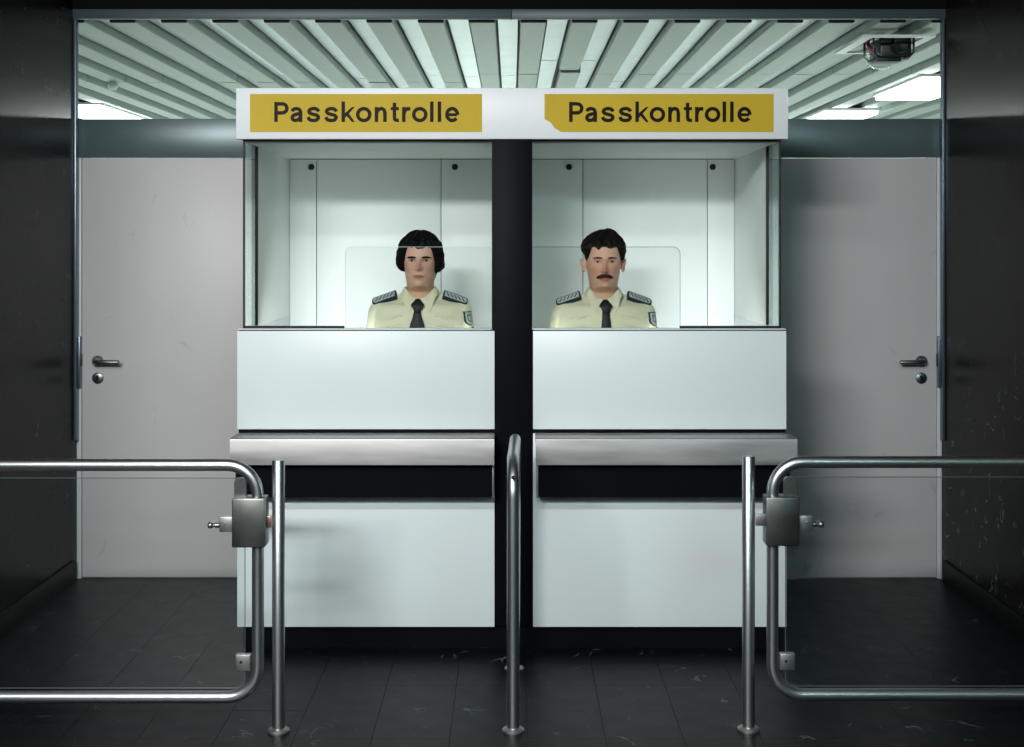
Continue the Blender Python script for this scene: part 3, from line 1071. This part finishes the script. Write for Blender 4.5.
# height over the chin, half width, front reach, back reach, squareness
HEAD = [(-0.100, .060, .050, .068, 2.0), (-0.055, .0565, .046, .066, 2.0), (-0.020, .056, .050, .066, 2.0), (-0.006, .0565, .066, .068, 2.0),
        (0.000, .057, .084, .069, 1.9), (0.008, .058, .094, .071, 1.85), (0.020, .0600, .0965, .073, 1.9), (0.035, .0625, .0955, .077, 2.0),
        (0.050, .0650, .0950, .082, 2.1), (0.070, .0685, .0945, .090, 2.2), (0.090, .0715, .0935, .097, 2.25), (0.110, .0735, .0925, .101, 2.3),
        (0.130, .0750, .0925, .103, 2.3), (0.150, .0755, .0920, .102, 2.25), (0.170, .0740, .0880, .098, 2.2), (0.188, .0690, .0790, .089, 2.1),
        (0.202, .0600, .0660, .076, 2.0), (0.213, .0470, .0510, .060, 2.0), (0.220, .0320, .0340, .041, 2.0), (0.2245, .0150, .0150, .018, 2.0),
        (0.2255, .0020, .0020, .003, 2.0)]


def features(x, z, P):
    ax = abs(x)
    d = 0.0
    eye_z, nz, mz = P['eye'], P['nose'], P['mouth']
    # nose
    t = (z - nz) / (eye_z + 0.006 - nz)
    if -0.35 < t < 1.3:
        if t < 0:
            h = 0.0255 * smooth(-0.30, 0.05, t)
        else:
            h = 0.0275 - 0.020 * smooth(0.05, 1.05, t)
            h *= 1 - smooth(1.0, 1.3, t)
        sx = 0.0095 - 0.0030 * smooth(0.1, 0.8, t)
        d += h * gs(x, 0, sx)
    d += 0.0085 * gs(ax, 0.0135, 0.0065) * gs(z, nz + 0.006, 0.007)
    d -= 0.004 * gs(ax, 0.007, 0.004) * gs(z, nz - 0.004, 0.004)
    # sockets, brow, lids
    d -= 0.0150 * gs(ax, 0.029, 0.016) * gs(z, eye_z, 0.011)
    d += 0.0045 * gs(ax, 0.028, 0.020) * gs(z, eye_z + 0.018, 0.008)
    d += 0.0025 * gs(x, 0, 0.012) * gs(z, eye_z + 0.018, 0.010)
    d += 0.0055 * gs(ax, 0.030, 0.014) * gs(z, eye_z + 0.0075, 0.0035)
    d += 0.0045 * gs(ax, 0.030, 0.013) * gs(z, eye_z - 0.0070, 0.0035)
    # cheekbones
    d += 0.004 * gs(ax, 0.046, 0.016) * gs(z, eye_z - 0.026, 0.014)
    d -= 0.003 * gs(ax, 0.040, 0.014) * gs(z, mz + 0.004, 0.016)
    # mouth
    d += 0.0035 * gs(x, 0, 0.026) * gs(z, mz, 0.018)
    d += 0.0042 * gs(ax, 0.005, 0.016) * gs(z, mz + 0.006, 0.0045)
    d += 0.0055 * gs(x, 0, 0.017) * gs(z, mz - 0.0065, 0.005)
    d -= 0.0040 * gs(x, 0, 0.024) * gs(z, mz, 0.0022)
    d -= 0.0015 * gs(x, 0, 0.003) * gs(z, mz + 0.016, 0.008)
    d -= 0.0040 * gs(x, 0, 0.020) * gs(z, mz - 0.0175, 0.006)
    d += 0.0055 * gs(x, 0, 0.018) * gs(z, 0.012, 0.012)
    return d


def head_point(phi, z, P, feat=True):
    """phi = 0 faces forward; returns (x, forward, z)"""
    w_, f_, b_, p_ = interp(HEAD, z)
    w_ *= P['wide']
    sn, cs = sin(phi), cos(phi)
    e = 2 / p_
    x = w_ * math.copysign(abs(sn) ** e, sn)
    r = f_ if cs > 0 else b_
    u = r * math.copysign(abs(cs) ** e, cs)
    if feat and cs > 0:
        u += features(x, z, P) * smooth(0.05, 0.35, cs)
    return x, u, z


def face_u(x, z, P):
    w_, f_, b_, p_ = interp(HEAD, z)
    w_ *= P['wide']
    q = max(0.0, 1 - min(1, abs(x) / w_) ** p_) ** (1 / p_)
    return f_ * q + features(x, z, P) * smooth(0.05, 0.35, q)


SHIRT = [(-0.60, .165, .112, .112, 2.2), (-0.52, .170, .116, .110, 2.2), (-0.42, .172, .122, .106, 2.2), (-0.33, .182, .126, .110, 2.3),
         (-0.24, .192, .130, .118, 2.4), (-0.16, .196, .124, .118, 2.4), (-0.110, .197, .112, .112, 2.3), (-0.085, .195, .100, .106, 2.2),
         (-0.068, .184, .090, .100, 2.1), (-0.055, .158, .082, .095, 2.0), (-0.043, .122, .074, .088, 2.0), (-0.032, .092, .068, .082, 2.0),
         (-0.020, .074, .064, .076, 2.0), (-0.008, .062, .056, .070, 2.0)]


def torso_rows(tab, inset, zlo, zhi, n=48, m=60, neck=0.0):
    rows = []
    for k in range(m + 1):
        z = zlo + (zhi - zlo) * k / m
        w_, f_, b_, p_ = interp(tab, z)
        e = 2 / p_
        row = []
        for j in range(n):
            a = 2 * pi * j / n
            sn, cs = sin(a), cos(a)
            x = (w_ - inset) * math.copysign(abs(sn) ** e, sn)
            u = ((f_ if cs > 0 else b_) - inset) * math.copysign(abs(cs) ** e, cs)
            row.append((x, -u, z - neck * smooth(-0.085, -0.008, z) * max(0, cs) ** 0.8))
        rows.append(row)
    return rows


def remesh(mb, voxel, smooth_it=0):
    me = mb.mesh('tmp', False)
    o = bpy.data.objects.new('tmp', me)
    COL.objects.link(o)
    md = o.modifiers.new('r', 'REMESH')
    md.mode = 'VOXEL'
    md.voxel_size = voxel
    md.use_smooth_shade = True
    if smooth_it:
        sm = o.modifiers.new('s', 'SMOOTH')
        sm.factor = 0.5
        sm.iterations = smooth_it
    dg = bpy.context.evaluated_depsgraph_get()
    out = bpy.data.meshes.new_from_object(o.evaluated_get(dg))
    bpy.data.objects.remove(o)
    bpy.data.meshes.remove(me)
    return out


def person(x, y, P):
    zc = P['zc']
    root = thing('person', (x, y, 0.105), P['label'], 'person', 'officers in the booth')
    base = Vector((x, y, zc))

    def V(lx, u, z):
        return (x + lx, y - u, zc + z)

    def put(o, parent=root):
        o.parent = parent
        o.location = base - world_loc(parent)
        return o

    def part(mb, name, material, parent=root, sm=True, angle=60):
        me = mb.mesh(name, sm, angle)
        me.materials.append(material)
        o = bpy.data.objects.new(name, me)
        COL.objects.link(o)
        return put(o, parent)

    # ---- body: one skin surface
    b = MB()
    zs = []
    z = -0.100
    while z < 0.2255:
        zs.append(z)
        z += 0.0022 if z > -0.01 else 0.008
    zs.append(0.2255)
    rows = []
    NPH = 112
    phis = []
    for j in range(NPH):
        t = j / NPH * 2 - 1
        phis.append(pi * (0.72 * t + 0.28 * t ** 3))
    for z in zs:
        rows.append([(lambda q: (q[0], -q[1], q[2]))(head_point(ph, z, P)) for ph in phis])
    b.grid(rows)
    for s in (-1, 1):                                   # ears
        ex = s * 0.0755 * P['wide']
        pts = []
        for k in range(13):
            a = radians(-100 + 290 * k / 12)
            pts.append((ex + s * (0.006 + P['ear'] * (0.35 + 0.65 * sin(min(pi, max(0, a + 0.6)) / 1.0) if a > -0.6 else 0.35)),
                        0.012 + 0.015 * cos(a), 0.095 + 0.022 * sin(a)))
        b.tube(pts, 0.0055, 8)
        b.ball((ex + s * 0.003, 0.008, 0.095), 0.008, 0.013, 0.021, 12, 8)
        b.ball((ex + s * 0.005, 0.002, 0.074), 0.0065, 0.008, 0.010, 10, 8)
    b.grid(torso_rows(SHIRT, 0.009, -0.56, -0.025, neck=0.040))
    G = 0.105 - zc                                       # floor plate, seen from the chin
    for s in (-1, 1):
        b.capsule((s * .160, 0, -.112), (s * .178, 0.008, -.30), .050, .043)
        b.capsule((s * .178, 0.008, -.30), (s * .188, 0.0, -.385), .043, .037)
        b.capsule((s * .188, 0.0, -.385), (s * .190, -.055, -.61), .037, .026)
        # palm and five fingers
        wx, wy, wz = s * .190, -.060, -.63
        b.capsule((wx, wy, wz), (wx, wy - 0.008, wz - .060), .023, .024)
        b.capsule((wx, wy - .020, wz - .02), (wx, wy - .032, wz - .070), .016, .013)
        b.capsule((wx, wy + .014, wz - .02), (wx, wy + .014, wz - .066), .015, .013)
        for fy, ln in ((-.034, .062), (-.017, .070), (0.0, .066), (.016, .053)):
            p0 = Vector((wx, wy + fy, wz - .070))
            p1 = p0 + Vector((-s * .004, -.004, -ln * .45))
            p2 = p1 + Vector((-s * .012, -.004, -ln * .32))
            p3 = p2 + Vector((-s * .014, -.002, -ln * .18))
            for a_, b_, r0, r1 in ((p0, p1, .0095, .0085), (p1, p2, .0085, .0078), (p2, p3, .0078, .0066)):
                b.capsule(a_, b_, r0, r1, 10, 3)
        t0 = Vector((wx - s * .006, wy - .022, wz - .012))
        t1 = t0 + Vector((-s * .008, -.026, -.030))
        t2 = t1 + Vector((-s * .006, -.008, -.028))
        b.capsule(t0, t1, .013, .010, 10, 3)
        b.capsule(t1, t2, .010, .0075, 10, 3)
        b.capsule((s * .085, .0, -.56), (s * .092, -.004, -.93), .085, .055)
        b.capsule((s * .092, -.004, -.93), (s * .094, .012, G + .09), .054, .036)
        b.capsule((s * .094, .02, G + .045), (s * .104, -.13, G + .030), .034, .024)
    me = remesh(b, 0.0030, 1)
    me.name = 'body'
    at_ = me.color_attributes.new('tint', 'FLOAT_COLOR', 'POINT')
    base_c = P['skin']
    lip = rgb(*P['lip'])
    cols = []
    for v in me.vertices:
        X, U, Z = v.co.x, -v.co.y, v.co.z
        c = list(base_c[:3])
        if Z > -0.02 and U > 0.03:
            mz = P['mouth']
            hl = 0.0078 * (1 - (abs(X) / 0.026) ** 2) if abs(X) < 0.026 else 0
            k = 0.0
            if hl > 0:
                k = 0.85 * smooth(1.25, 0.8, abs(Z - mz) / hl)
            c = [p + (q - p) * k for p, q in zip(c, lip)]
            red = 0.35 * gs(abs(X), 0.042, 0.018) * gs(Z, P['eye'] - 0.032, 0.020) + 0.6 * gs(X, 0, 0.016) * gs(Z, P['nose'] + 0.01, 0.016)
            rc = rgb(*P['ruddy'])
            c = [p + (q - p) * red for p, q in zip(c, rc)]
            st = P['stubble'] * smooth(0.055, 0.035, Z) * (1 - k)
            sc_ = rgb(150, 128, 112)
            c = [p + (q - p) * st for p, q in zip(c, sc_)]
        cols += c + [1.0]
    at_.data.foreach_set('color', cols)
    me.materials.append(SKIN)
    body = bpy.data.objects.new('body', me)
    COL.objects.link(body)
    put(body)

    # ---- face details
    for s in (-1, 1):
        ez = P['eye']
        ex = s * 0.0300
        eu = face_u(ex, ez, P) - 0.0008
        e = MB().ball((0, 0, 0), 0.0125, 0.0085, P['open'], 20, 14)
        eo = part(e, 'eye', EYE)
        eo.location = Vector(eo.location) + Vector((ex, -eu, ez))
        # upper lash line
        lp, rr = [], []
        for k in range(9):
            t = k / 8 * 2 - 1
            lx = ex + t * 0.0145
            lz = ez + P['open'] * (1 - t * t) * 0.95 - 0.0005
            lp.append((lx, -(face_u(lx, lz, P) + 0.0012), lz))
            rr.append((0.0016 if P['black'] else 0.0011) * (1 - 0.4 * abs(t)))
        ml = MB().tube(lp, rr, 8).mesh('lash', True)
        ml.materials.append(P['hairmat'])
        lo = bpy.data.objects.new('lash', ml)
        COL.objects.link(lo)
        put(lo, eo)
        # brow
        bp, rr = [], []
        for k in range(11):
            t = k / 10
            lx = s * (0.0125 + 0.036 * t)
            lz = ez + P['brow'] + 0.0035 * sin(t * pi * 0.8) - 0.003 * t
            bp.append((lx, -(face_u(lx, lz, P) + 0.0005), lz))
            rr.append(P['brow_r'] * (0.75 + 0.5 * sin(min(1, t * 1.6) * pi / 2) - 0.85 * t ** 2))
        part(MB().tube(bp, rr, 10, flat=(Vector((0, 1, 0)), 0.55)), 'eyebrow', P['hairmat'] if P['black'] else M['moustache'])
    if P['moustache']:
        mo = MB()
        for s in (-1, 1):
            mp, rr = [], []
            for k in range(11):
                t = k / 10
                lx = s * (-0.001 + 0.034 * t)
                lz = P['mouth'] + 0.0130 - 0.0075 * t ** 2.0
                mp.append((lx, -(face_u(lx, lz, P) + 0.0012), lz))
                rr.append(0.0088 * (1 - 0.60 * t ** 2.6))
            mo.tube(mp, rr, 12, flat=(Vector((0, 1, 0)), 0.6))
        part(mo, 'moustache', M['moustache'])

    # ---- hair: a shell over the skull, sunk into it where there is none
    rows = []
    NZ, NP = 74, 120
    for i in range(NZ + 1):
        z = -0.025 + (0.2250 + 0.025) * (1 - (1 - i / NZ) ** 1.25)
        row = []
        for j in range(NP):
            ph = 2 * pi * j / NP - pi
            X, U, Z = head_point(ph, z, P, False)
            n = Vector((X / 0.0062, U / 0.0095, (Z - 0.11) / 0.0118))
            if Z < 0.11:
                n.z *= 0.35
            n.normalize()
            t = P['hair'](ph, Z, X)
            if t < -0.005:
                t -= 0.022 * smooth(1.1, 0.75, abs(ph)) * smooth(0.150, 0.130, Z)   # clear of the eye sockets
            wv = 0.0016 * sin(ph * 17 + Z * 60) + 0.0012 * sin(ph * 41 - Z * 130) + 0.0008 * sin(ph * 73 + Z * 210)
            if t > 0:
                t += 1.8 * wv * min(1, t / 0.01)
            row.append((X + n.x * t, -(U + n.y * t), Z + n.z * t))
        rows.append(row)
    part(MB().grid(rows), 'hair', P['hairmat'])

    # ---- shirt
    sb = MB()
    sb.grid(torso_rows(SHIRT, 0.0, -0.58, -0.008, neck=0.046))
    for s in (-1, 1):
        sb.capsule((s * .160, 0, -.108), (s * .174, 0.006, -.20), .057, .056)
        sb.capsule((s * .174, 0.006, -.20), (s * .188, 0.0, -.385), .056, .048)
        sb.capsule((s * .188, 0.0, -.385), (s * .190, -.050, -.585), .048, .037)
        # soft folds running from the armpit
        for dz_, du, r_ in ((-.128, .093, .004), (-.17, .101, .0055), (-.20, .104, .004)):
            sb.tube([V2 for V2 in ((s * .175, -du * .70, dz_ - .02), (s * .135, -du, dz_), (s * .09, -du - .020, dz_ + .014), (s * .06, -du - .018, dz_ + .016))],
                    [r_ * .5, r_, r_ * .8, r_ * .3], 8)
    sm_ = remesh(sb, 0.0040, 3)
    sm_.name = 'shirt'
    sm_.materials.append(M['shirt'])
    shirt = bpy.data.objects.new('shirt', sm_)
    COL.objects.link(shirt)
    put(shirt)

    def chest(lx, z):
        w_, f_, b_, p_ = interp(SHIRT, z)
        return f_ * max(0.0, 1 - min(1, abs(lx) / w_) ** p_) ** (1 / p_)

    # placket and buttons
    pl = []
    for k in range(20):
        z = -0.07 - 0.44 * k / 19
        pl.append([(lx, -(chest(lx, z) + dd), z) for lx, dd in ((-.018, -.006), (-.018, .0022), (.018, .0022), (.018, -.006))])
    part(MB().grid(pl), 'placket', M['shirt'], shirt)
    # collar: stand and two leaves
    co = MB()
    for s in (-1, 1):
        top, fold, low = [], [], []
        N = 16
        for k in range(N + 1):
            t = k / N                                     # 0 at the throat, 1 at the nape
            ph = t * pi
            zt = -0.047 + 0.047 * smooth(0.0, 0.42, t) + 0.006 * smooth(0.4, 1, t)
            rw, rf, rbk = 0.0635, 0.062, 0.076
            X = s * (rw * sin(ph) + (0.003 if t < .05 else 0))
            U = (rf if cos(ph) > 0 else rbk) * cos(ph)
            drop = 0.030 + 0.024 * (1 - smooth(0.0, 0.30, t))
            spread = 0.012 + 0.006 * smooth(0, .4, t)
            lx = s * ((rw + spread) * sin(ph) + 0.034 * (1 - smooth(0.0, 0.35, t)))
            lu = ((rf if cos(ph) > 0 else rbk) + spread) * cos(ph)
            lz = zt - drop
            if t < 0.42:
                lu = max(lu, chest(lx, lz) + 0.006)
            top.append((X * 0.97, -U * 0.97, zt - 0.004))
            fold.append((X * 1.03, -(U * 1.03 + (0.006 if cos(ph) > 0 else 0)), zt))
            low.append((lx, -lu, lz))
        inner = [(p[0] * 0.97, p[1] * 0.97, p[2] - 0.012) for p in top]
        under = [(p[0] * 0.98, p[1] * 0.97, p[2] + 0.001) for p in low]
        rows_ = [[inner[k], top[k], fold[k], tuple((fold[k][i] * .5 + low[k][i] * .5) * (1.02 if i < 2 else 1) for i in range(3)), low[k], under[k]] for k in range(N + 1)]
        co.grid(rows_)
    part(co, 'collar', M['shirt'], shirt, True, 70)
    # tie
    def sheet(rows_spec, mb, th):
        rr = []
        for z, hw, lift in rows_spec:
            r = []
            for lx in (-hw, -hw * .5, 0, hw * .5, hw):
                bulge = 0.004 * (1 - (lx / hw) ** 2) if hw > 0 else 0
                r.append((P['tie_x'](z) + lx, -(chest(0, z) + lift + bulge), z))
            for lx in (hw, 0, -hw):
                r.append((P['tie_x'](z) + lx, -(chest(0, z) + lift - th), z))
            rr.append(r)
        mb.grid(rr)
    tb = MB()
    kn, kw, bw = P['knot'], P['waist'], P['blade']
    sheet([(-0.103, kw * .7, .012), (-0.093, kw * 1.0, .018), (-.083, kn * .68, .023), (-.073, kn * 1.0, .025), (-.067, kn * .97, .025),
           (-.056, kn * .62, .022), (-.046, kn * .32, .016)], tb, 0.016)
    tie = part(tb, 'tie', M['tie'])
    bl = MB()
    sp = []
    for k in range(15):
        t = k / 14
        z = -0.092 - 0.40 * t
        hw = kw + (bw - kw) * smooth(0, 0.20, t)
        if t > 0.9:
            hw *= 1 - 0.9 * (t - 0.9) / 0.1
        sp.append((z, hw, 0.011))
    sheet(sp[::-1], bl, 0.007)
    part(bl, 'tie_blade', M['tie'], tie)
    # shoulder boards
    for s in (-1, 1):
        a = Vector((s * 0.098, -0.030, -0.0285))
        bb = Vector((s * 0.197, -0.016, -0.0640))
        d = (bb - a).normalized()
        up = Vector((s * 0.22, -0.62, 0.75))
        up = (up - d * up.dot(d)).normalized()
        wv = d.cross(up).normalized()
        ln = (bb - a).length

        def slab(l0, l1, hw, h0, h1, nr=6, round_in=True):
            m_ = MB()
            prof_ = []
            r_ = hw * 0.75
            for k in range(nr + 1):
                t = k / nr * pi / 2
                prof_.append((l1 - r_ + r_ * sin(t), hw - r_ + r_ * cos(t)))
            prof_ += [(p, -q) for p, q in prof_[::-1]]
            prof_ += [(l0, -hw), (l0, hw)]
            lo_, hi_ = [], []
            for p, q in prof_:
                # boards bend slightly over the shoulder
                c_ = a + d * p + wv * q
                lo_.append(m_.bm.verts.new(c_ + up * h0))
                hi_.append(m_.bm.verts.new(c_ + up * h1))
            m_.bm.faces.new(lo_[::-1])
            m_.bm.faces.new(hi_)
            n_ = len(prof_)
            for k in range(n_):
                m_.bm.faces.new((lo_[k], lo_[(k + 1) % n_], hi_[(k + 1) % n_], hi_[k]))
            return m_
        ep = part(slab(0, ln, 0.0205, -0.010, 0.0055), 'shoulder_board', M['navy'], shirt)
        part(slab(0.004, ln - 0.005, 0.0150, 0.004, 0.0070), 'braid_field', M['silver'], ep) if False else None
        f1 = slab(0.005, ln - 0.006, 0.0145, 0.0050, 0.0072).mesh('braid_field', False)
        f1.materials.append(M['silver'])
        fo = bpy.data.objects.new('braid_field', f1)
        COL.objects.link(fo)
        put(fo, shirt)
        st = MB()
        for k in range(5):
            c_ = a + d * (0.018 + k * 0.0165) + up * 0.0076
            h = Vector(d) * 0.0026
            g = (wv * 0.009 + d * 0.006 * s) if True else wv
            q = [c_ - h - g, c_ + h - g, c_ + h + g, c_ - h + g]
            lo_ = [st.bm.verts.new(p - up * 0.002) for p in q]
            hi_ = [st.bm.verts.new(p + up * 0.001) for p in q]
            st.bm.faces.new(lo_[::-1]); st.bm.faces.new(hi_)
            for i in range(4):
                st.bm.faces.new((lo_[i], lo_[(i + 1) % 4], hi_[(i + 1) % 4], hi_[i]))
        so = st.mesh('braid_bars', False)
        so.materials.append(M['navy'])
        oo = bpy.data.objects.new('braid_bars', so)
        COL.objects.link(oo)
        oo['kind'] = 'stuff'
        put(oo, shirt)
    # sleeve patch on the wearer's left arm
    def on_sleeve(ang, z, lift):
        cx = 0.160 + 0.014 * min(1, max(0, (-z - .108) / .092))
        r_ = 0.0572 + lift
        return (cx + r_ * sin(ang), -r_ * cos(ang), z)

    def patch(sc, lift):
        m_ = MB()
        rr = []
        for i in range(9):
            v_ = i / 8
            hw = (0.46 * (1 - max(0, (0.35 - v_) / 0.35) ** 2 * 0.75)) * sc
            zz = -0.128 + (v_ - 0.5) * 0.058 * sc
            rr.append([on_sleeve(0.80 + hw * (j / 6 * 2 - 1), zz, lift if 0 < j < 6 else lift - 0.004) for j in range(7)])
        m_.grid(rr, False, False)
        return m_
    pt = part(patch(1.0, 0.0030), 'sleeve_patch', M['navy'], shirt)
    for nm, sc, lf, mm in (('patch_field', 0.88, 0.0042, 'mark'), ('patch_emblem', 0.50, 0.0054, 'navy'), ('patch_emblem', 0.36, 0.0062, 'mark')):
        me_ = patch(sc, lf).mesh(nm, True)
        me_.materials.append(M[mm])
        oo = bpy.data.objects.new(nm, me_)
        COL.objects.link(oo)
        put(oo, shirt)
    m_ = MB()
    m_.grid([[on_sleeve(1.0 + 0.13 * (j / 4 * 2 - 1), -0.172 + (i / 4 - .5) * 0.018, 0.003) for j in range(5)] for i in range(5)], False, False)
    part(m_, 'sleeve_badge', M['navy'], shirt)

    # ---- trousers and shoes (below the counter)
    tb = MB()
    tb.grid(torso_rows([(-0.66, .172, .118, .122, 2.2), (-0.56, .176, .122, .118, 2.2), (-0.48, .176, .126, .113, 2.2)], 0, -0.66, -0.48, 40, 8))
    for s in (-1, 1):
        tb.capsule((s * .085, .0, -.64), (s * .092, -.004, -.93), .094, .072)
        tb.tube([(s * .092, -.004, -.90), (s * .092, -.004, -.95), (s * .094, .005, -1.1), (s * .094, .008, G + .05)], [.070, .071, .068, .070], 20)
    tm = remesh(tb, 0.006, 3)
    tm.materials.append(M['trousers'])
    to = bpy.data.objects.new('trousers', tm)
    COL.objects.link(to)
    put(to)
    for s in (-1, 1):
        sh = MB()
        rws = []
        for k in range(13):
            t = k / 12
            yy = .060 - .255 * t
            hw = .034 + .012 * sin(t * pi) + 0.006 * t
            if t > .85:
                hw *= 1 - .6 * ((t - .85) / .15) ** 2
            hh = .078 - .040 * smooth(.25, .6, t) - .012 * smooth(.85, 1, t)
            cx = s * (.094 + .014 * t)
            rws.append([(cx + hw * cos(a_), yy, G + max(0.001, 0.001 + hh * (0.5 + 0.5 * sin(a_)))) for a_ in [2 * pi * q / 14 for q in range(14)]])
        sh.grid(rws)
        part(sh, 'shoe', M['shoe'])
    return root


def hair_left(ph, z, x):
    a = abs(ph)
    # lower limit of the hair for each direction: fringe over the brow, long over the ears and the nape
    if a < 0.62:
        zl = 0.166 - 0.007 * gs(x, 0.004, 0.012) + 0.002 * sin(x * 260)
    elif a < 1.02:
        zl = 0.166 - 0.055 * smooth(0.62, 1.02, a)
    elif a < 1.30:
        zl = 0.111 - 0.044 * smooth(1.02, 1.18, a)
    else:
        zl = 0.067 - 0.080 * smooth(2.15, 2.7, a) + (0.010 if ph < 0 else -0.006)
    k = smooth(zl - 0.006, zl + 0.004, z)
    side = smooth(0.55, 1.25, a)
    t = 0.010 + 0.006 * smooth(zl, zl + 0.02, z) + 0.009 * side * smooth(0.18, 0.11, z) + 0.003 * side * gs(z, 0.10, 0.03)
    t -= 0.007 * smooth(0.16, 0.215, z)
    t += side * (0.0010 * sin(z * 150 + (1.2 if ph > 0 else 0)) - 0.0055 * smooth(zl + 0.030, zl, z))
    return -0.006 + (t + 0.006) * k


def hair_right(ph, z, x):
    a = abs(ph)
    if a < 0.66:
        zl = 0.170 - 0.012 * gs(x, -0.026, 0.008) - 0.006 * gs(x, 0.022, 0.020) + 0.004 * gs(x, 0.0, 0.010)
    elif a < 1.05:
        zl = 0.170 - 0.045 * smooth(0.66, 1.05, a)
    elif a < 1.32:
        zl = 0.125 - 0.013 * smooth(1.05, 1.2, a)
    else:
        zl = 0.112 + 0.022 * smooth(1.32, 1.45, a) - 0.130 * smooth(1.85, 2.5, a)
    k = smooth(zl - 0.005, zl + 0.004, z)
    side = smooth(0.7, 1.3, a)
    t = 0.009 + 0.005 * smooth(zl, zl + 0.02, z) + 0.002 * smooth(0.13, 0.17, z) * side
    t += 0.010 * smooth(0.175, 0.215, z) * (-0.75 + 0.95 * gs(x, 0.024, 0.030)) - 0.005 * smooth(0.155, 0.13, z) * (x < 0) + 0.002 * smooth(0.15, 0.19, z) * (1 if x < 0 else 0.6)
    return -0.006 + (t + 0.006) * k


YP = 1300 / 240
person((420.3 - 512) / 240, YP, dict(
    zc=1.407, label='clean-shaven officer with thick black hair over his ears, behind the left booth window',
    wide=0.965, eye=0.110, nose=0.074, mouth=0.0455, ear=0.006, open=0.0056, brow=0.0130, brow_r=0.0046, black=True, moustache=False,
    hair=hair_left, hairmat=M['hair_black'], skin=rgb(226, 180, 156), lip=(158, 88, 80), ruddy=(206, 128, 108), stubble=0.12,
    knot=0.0265, waist=0.0135, blade=0.033, tie_x=lambda z: -0.004 + 0.02 * 0))
person((603.5 - 512) / 240, YP, dict(
    zc=1.404, label='officer with a brown moustache and short dark hair, behind the right booth window',
    wide=1.0, eye=0.1085, nose=0.067, mouth=0.0375, ear=0.011, open=0.0046, brow=0.0150, brow_r=0.0034, black=False, moustache=True,
    hair=hair_right, hairmat=M['hair_brown'], skin=rgb(228, 178, 154), lip=(172, 92, 82), ruddy=(208, 112, 90), stubble=0.10,
    knot=0.0265, waist=0.0145, blade=0.0205, tie_x=lambda z: 0.002))
